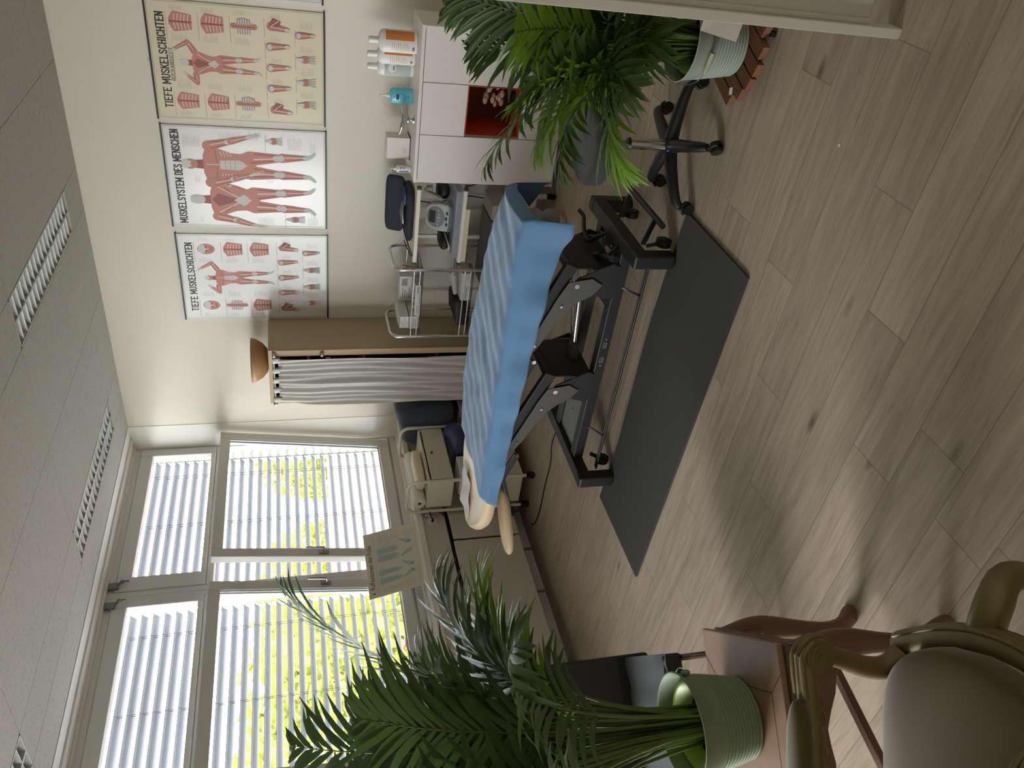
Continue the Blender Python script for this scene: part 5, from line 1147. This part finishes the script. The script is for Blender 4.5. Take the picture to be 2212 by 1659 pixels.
sl((.055, .13), (.345, .13)); sl((.055, .13), (0.0, .075)); sl((.345, .13), (.40, .075)); sl((.055, .13), (.055, LN)); sl((.345, .13), (.345, LN)); b.build('top_inlay', seam_, t)
b = MB(); lbox(b, .012, WD+.012, .004, LN-.012, .488, .507); lbox(b, .004, WD+.02, .0, LN-.008, .472, .488); b.build('moulding', tw, t, bevel=.004)
def apron(fn, L, nm):
    pts = [(0, .472)]+[(L, .472)]+[(L, .335)]
    for i in range(13):
        s_ = 1-i/12; pts.append((L*(.06+.88*s_), .33+.085*math.sin(math.pi*s_)**.6+.008*math.cos(s_*math.pi*6)))
    pts.append((0, .335)); b = MB(); b.prism(pts, fn, 0, .028); b.build(nm, tw, t, bevel=.004)
apron(lambda u, v, w_: lt(.03+u, .012+w_, v), WD-.03, 'apron'); apron(lambda u, v, w_: lt(WD+.012-w_, .02+u, v), LN-.05, 'apron'); apron(lambda u, v, w_: lt(.012+w_, .02+u, v), LN-.05, 'apron')
def cab_leg(u, w_, ou, ow):
    b = MB(); rows = []
    for z, off, hw in ((.472, 0, .036), (.40, .010, .042), (.33, .020, .040), (.25, .010, .030), (.17, -.004, .025), (.10, -.010, .022), (.05, -.002, .025), (.022, .016, .032), (0, .024, .030)):
        c = lt(u+ou*off, w_+ow*off, z); rows.append([c+U_*(sx*hw)+W_*(sy*hw) for sx, sy in ((-1, -.6), (-.6, -1), (.6, -1), (1, -.6), (1, .6), (.6, 1), (-.6, 1), (-1, .6))])
    vs = [p for r in rows for p in r]; fs = []
    for i in range(len(rows)-1): fs += [(i*8+k, i*8+(k+1) % 8, (i+1)*8+(k+1) % 8, (i+1)*8+k) for k in range(8)]
    b.add(vs, fs, 0, True); b.add(rows[-1], [tuple(range(7, -1, -1))]); return b.build('leg', tw, t, subsurf=1)
cab_leg(.035, .035, -1, -1); cab_leg(WD-.01, .035, 1, -1); cab_leg(.035, LN-.05, -1, 1); cab_leg(WD-.01, LN-.05, 1, 1)
b = MB(); b.bar(lt(.05, .05, .16), lt(WD-.03, LN-.07, .16), .03, .022); b.build('stretcher', tw, t, bevel=.004)

# ------------------------------------------------------------------ black chair behind the palm
t = thing('black_chair', 'black upholstered chair with steel tube legs behind the left palm', 'chair', (1.62, -3.82, 0))
blk_m = mat('black_leather', (24, 24, 26), .42); gl_m = mat('lit_seat_leather', (92, 94, 98), .5, bump=.2, bscale=8)  # seat top greyed: window sheen on the black leather, put into the colour
f_ = V((.84, -.543, 0)); g_ = V((-.543, -.84, 0)); S0 = V((1.615, -3.58, 0))
def cp(a, c, z): return S0+f_*a+g_*c+V((0, 0, z))
b = MB()
b.grid(lambda u, v: cp(.36*u, .50*v, .462+.010*math.sin(math.pi*u)*math.sin(math.pi*v)-.03*max(0, u-.85)*3+.004*math.sin(v*22)), 16, 16); b.build('seat_top', gl_m, t)
b = MB(); b.obox(cp(.18, .25, .42), f_*.178, g_*.248, (0, 0, .036)); b.build('seat', blk_m, t, bevel=.012)
b = MB(); b.prism([(-.03, .36), (.0, .36), (.0, .50), (-.055, .84), (-.105, .84), (-.06, .50)], lambda u, v, w_: cp(u, w_, v), -.01, .51); b.build('backrest', blk_m, t, bevel=.012)
for cc in (.02, .48):
    b = MB(); b.tube(smooth_pts([cp(.02, cc, .39), cp(.30, cc, .385), cp(.38, cc, .36), cp(.40, cc, .25), cp(.41, cc, .05), cp(.38, cc, .014), cp(.2, cc, .012), cp(-.05, cc, .012)]), .0115, 10); b.build('leg', mat('brown_steel_tube', (120, 110, 100), .3, .9), t)

# ------------------------------------------------------------------ gilded armchair in the foreground
gold = mat('gilded_wood', (118, 102, 62), .42, .25, noise=.25, nscale=14); gold2 = mat('worn_gilding', (112, 78, 40), .5, noise=.2, nscale=20)
vel = mat('olive_velvet', (82, 68, 24), .85, noise=.18, nscale=5, sheen=.35)
FD = V((.811, .585, 0)); SD = V((.585, -.811, 0)); Q0 = V((2.925, -4.435, 0))
t = thing('gilded_armchair', 'gilded armchair with olive velvet seat in the bottom left foreground', 'armchair', (2.85, -4.85, 0))
def ap(a, c, z): return Q0+FD*a+SD*c+V((0, 0, z))
for c, sg in ((0, 1), (.54, -1)):
    b = MB()
    for k, (r, w_) in enumerate(((.036, .024), (.028, .0255), (.018, .027), (.009, .0285))): b.cyl(ap(-.012, c-w_, .640), ap(-.012, c+w_, .640), r, n=28)
    b.tube([ap(-.012, c, .640)+FD*(.036*math.cos(a))*1+V((0, 0, .036*math.sin(a))) for a in [math.pi*i/16 for i in range(-4, 17)]], .008, 8); b.build('arm_scroll', gold, t)
    b = MB()
    for dy in (-.017, 0, .017): b.tube(smooth_pts([ap(.018, c+dy, .655), ap(-.005, c+dy, .679), ap(-.04, c+dy, .682), ap(-.10, c+dy, .676)]), .0065, 8)
    b.tube(smooth_pts([ap(-.01, c, .664), ap(-.10, c, .658), ap(-.22, c+sg*.006, .652), ap(-.36, c+sg*.01, .66), ap(-.48, c+sg*.01, .70)]), [.024]*17, 10); b.build('arm_rail', gold, t)
    b = MB()
    for k in range(7): b.ball(ap(-.12-.035*k, c, .640), .020+.004*(k % 2), 10)
    b.build('arm_carving', gold2, t)
    b = MB(); rbox(b, (0, 0, 0), (.135, .030, .024), .8, lambda p: ap(-.24+p.x, c+p.y+sg*.004, .684+p.z)); b.build('arm_pad', vel, t)
    b = MB(); b.tube(smooth_pts([ap(-.015, c, .630), ap(-.03, c, .58), ap(-.055, c+sg*.004, .52), ap(-.06, c+sg*.012, .47), ap(-.035, c+sg*.02, .43)]), [lerp(.021, .027, i/16) for i in range(17)], 12); b.build('arm_support', gold, t)
    cl = c+sg*.19; b = MB(); b.tube(smooth_pts([ap(.02, cl, .40), ap(.115, cl+.02, .385), ap(.17, cl, .32), ap(.14, cl-.02, .20), ap(.06, cl-.02, .10), ap(.05, cl, .03), ap(.08, cl, .0)], 4), [.030, .032, .034, .036, .036, .036, .034, .033, .032, .030, .028, .026, .025, .024, .022, .021, .020, .020, .020, .022, .024, .026, .026, .024, .024], 14); b.build('leg', gold, t)
    b = MB(); b.tube(smooth_pts([ap(-.52, c*.9+.03, .42), ap(-.56, c*.9+.03, .25), ap(-.62, c*.9+.03, 0)]), [.026]*9, 10); b.build('leg', gold, t)
    b = MB(); b.tube(smooth_pts([ap(-.03, c+sg*.01, .415), ap(-.28, c+sg*.005, .415), ap(-.52, c*.9+.03, .415)]), .026, 10); b.build('side_rail', gold, t)
def bow(c): return -.02+.085*math.sin(math.pi*c/.54)
b = MB(); b.tube([ap(bow(.54*i/24), .54*i/24, .415) for i in range(25)], .030, 12); b.tube([ap(bow(.54*i/24)+.022, .54*i/24, .437) for i in range(25)], .006, 8); b.tube([ap(bow(.54*i/24)+.02, .54*i/24, .392) for i in range(25)], .006, 8); b.build('front_rail', gold, t)
b = MB()
def cush(u, v):
    f = lambda q: math.copysign(abs(q)**.42, q); a = 2*math.pi*u
    c = .27+.245*f(math.sin(a))*f(math.sin(math.pi*v)); q = -.26+.25*f(math.cos(a))*f(math.sin(math.pi*v)); z = .465+.045*f(math.cos(math.pi*v))+(.020*math.sin(math.pi*min(1, max(0, (c-.02)/.5)))*math.sin(math.pi*min(1, max(0, (q+.52)/.52))) if v < .5 else 0)
    if q > -.2: q += (bow(max(0, min(.54, c)))+.0)*((q+.2)/.2)
    return ap(q, c, z)
b.grid(cush, 64, 22, closed_u=True); b.build('seat_cushion', vel, t)
b = MB(); b.prism([(.06, .44), (.48, .44), (.50, .92), (.42, 1.0), (.27, 1.03), (.12, 1.0), (.04, .92)], lambda u, v, w_: ap(-.56-w_-(v-.44)*.18, u, v), 0, .05); b.build('backrest', vel, t, bevel=.012)
b = MB(); b.tube([ap(-.575-(z-.44)*.18, c, z) for c, z in ((.03, .42), (.02, .7), (.02, .93), (.12, 1.03), (.27, 1.06), (.42, 1.03), (.52, .93), (.52, .7), (.51, .42))], .02, 10); b.build('back_frame', gold, t)
# small fleck on the floor
b = MB(); b.prism([(3.558, -3.098), (3.566, -3.094), (3.572, -3.102), (3.563, -3.108)], lambda u, v, w_: (u, v, w_), .0003, .0015); tag(b.build('paper_scrap', white_m), 'tiny white paper scrap on the bare floor', 'paper scrap')
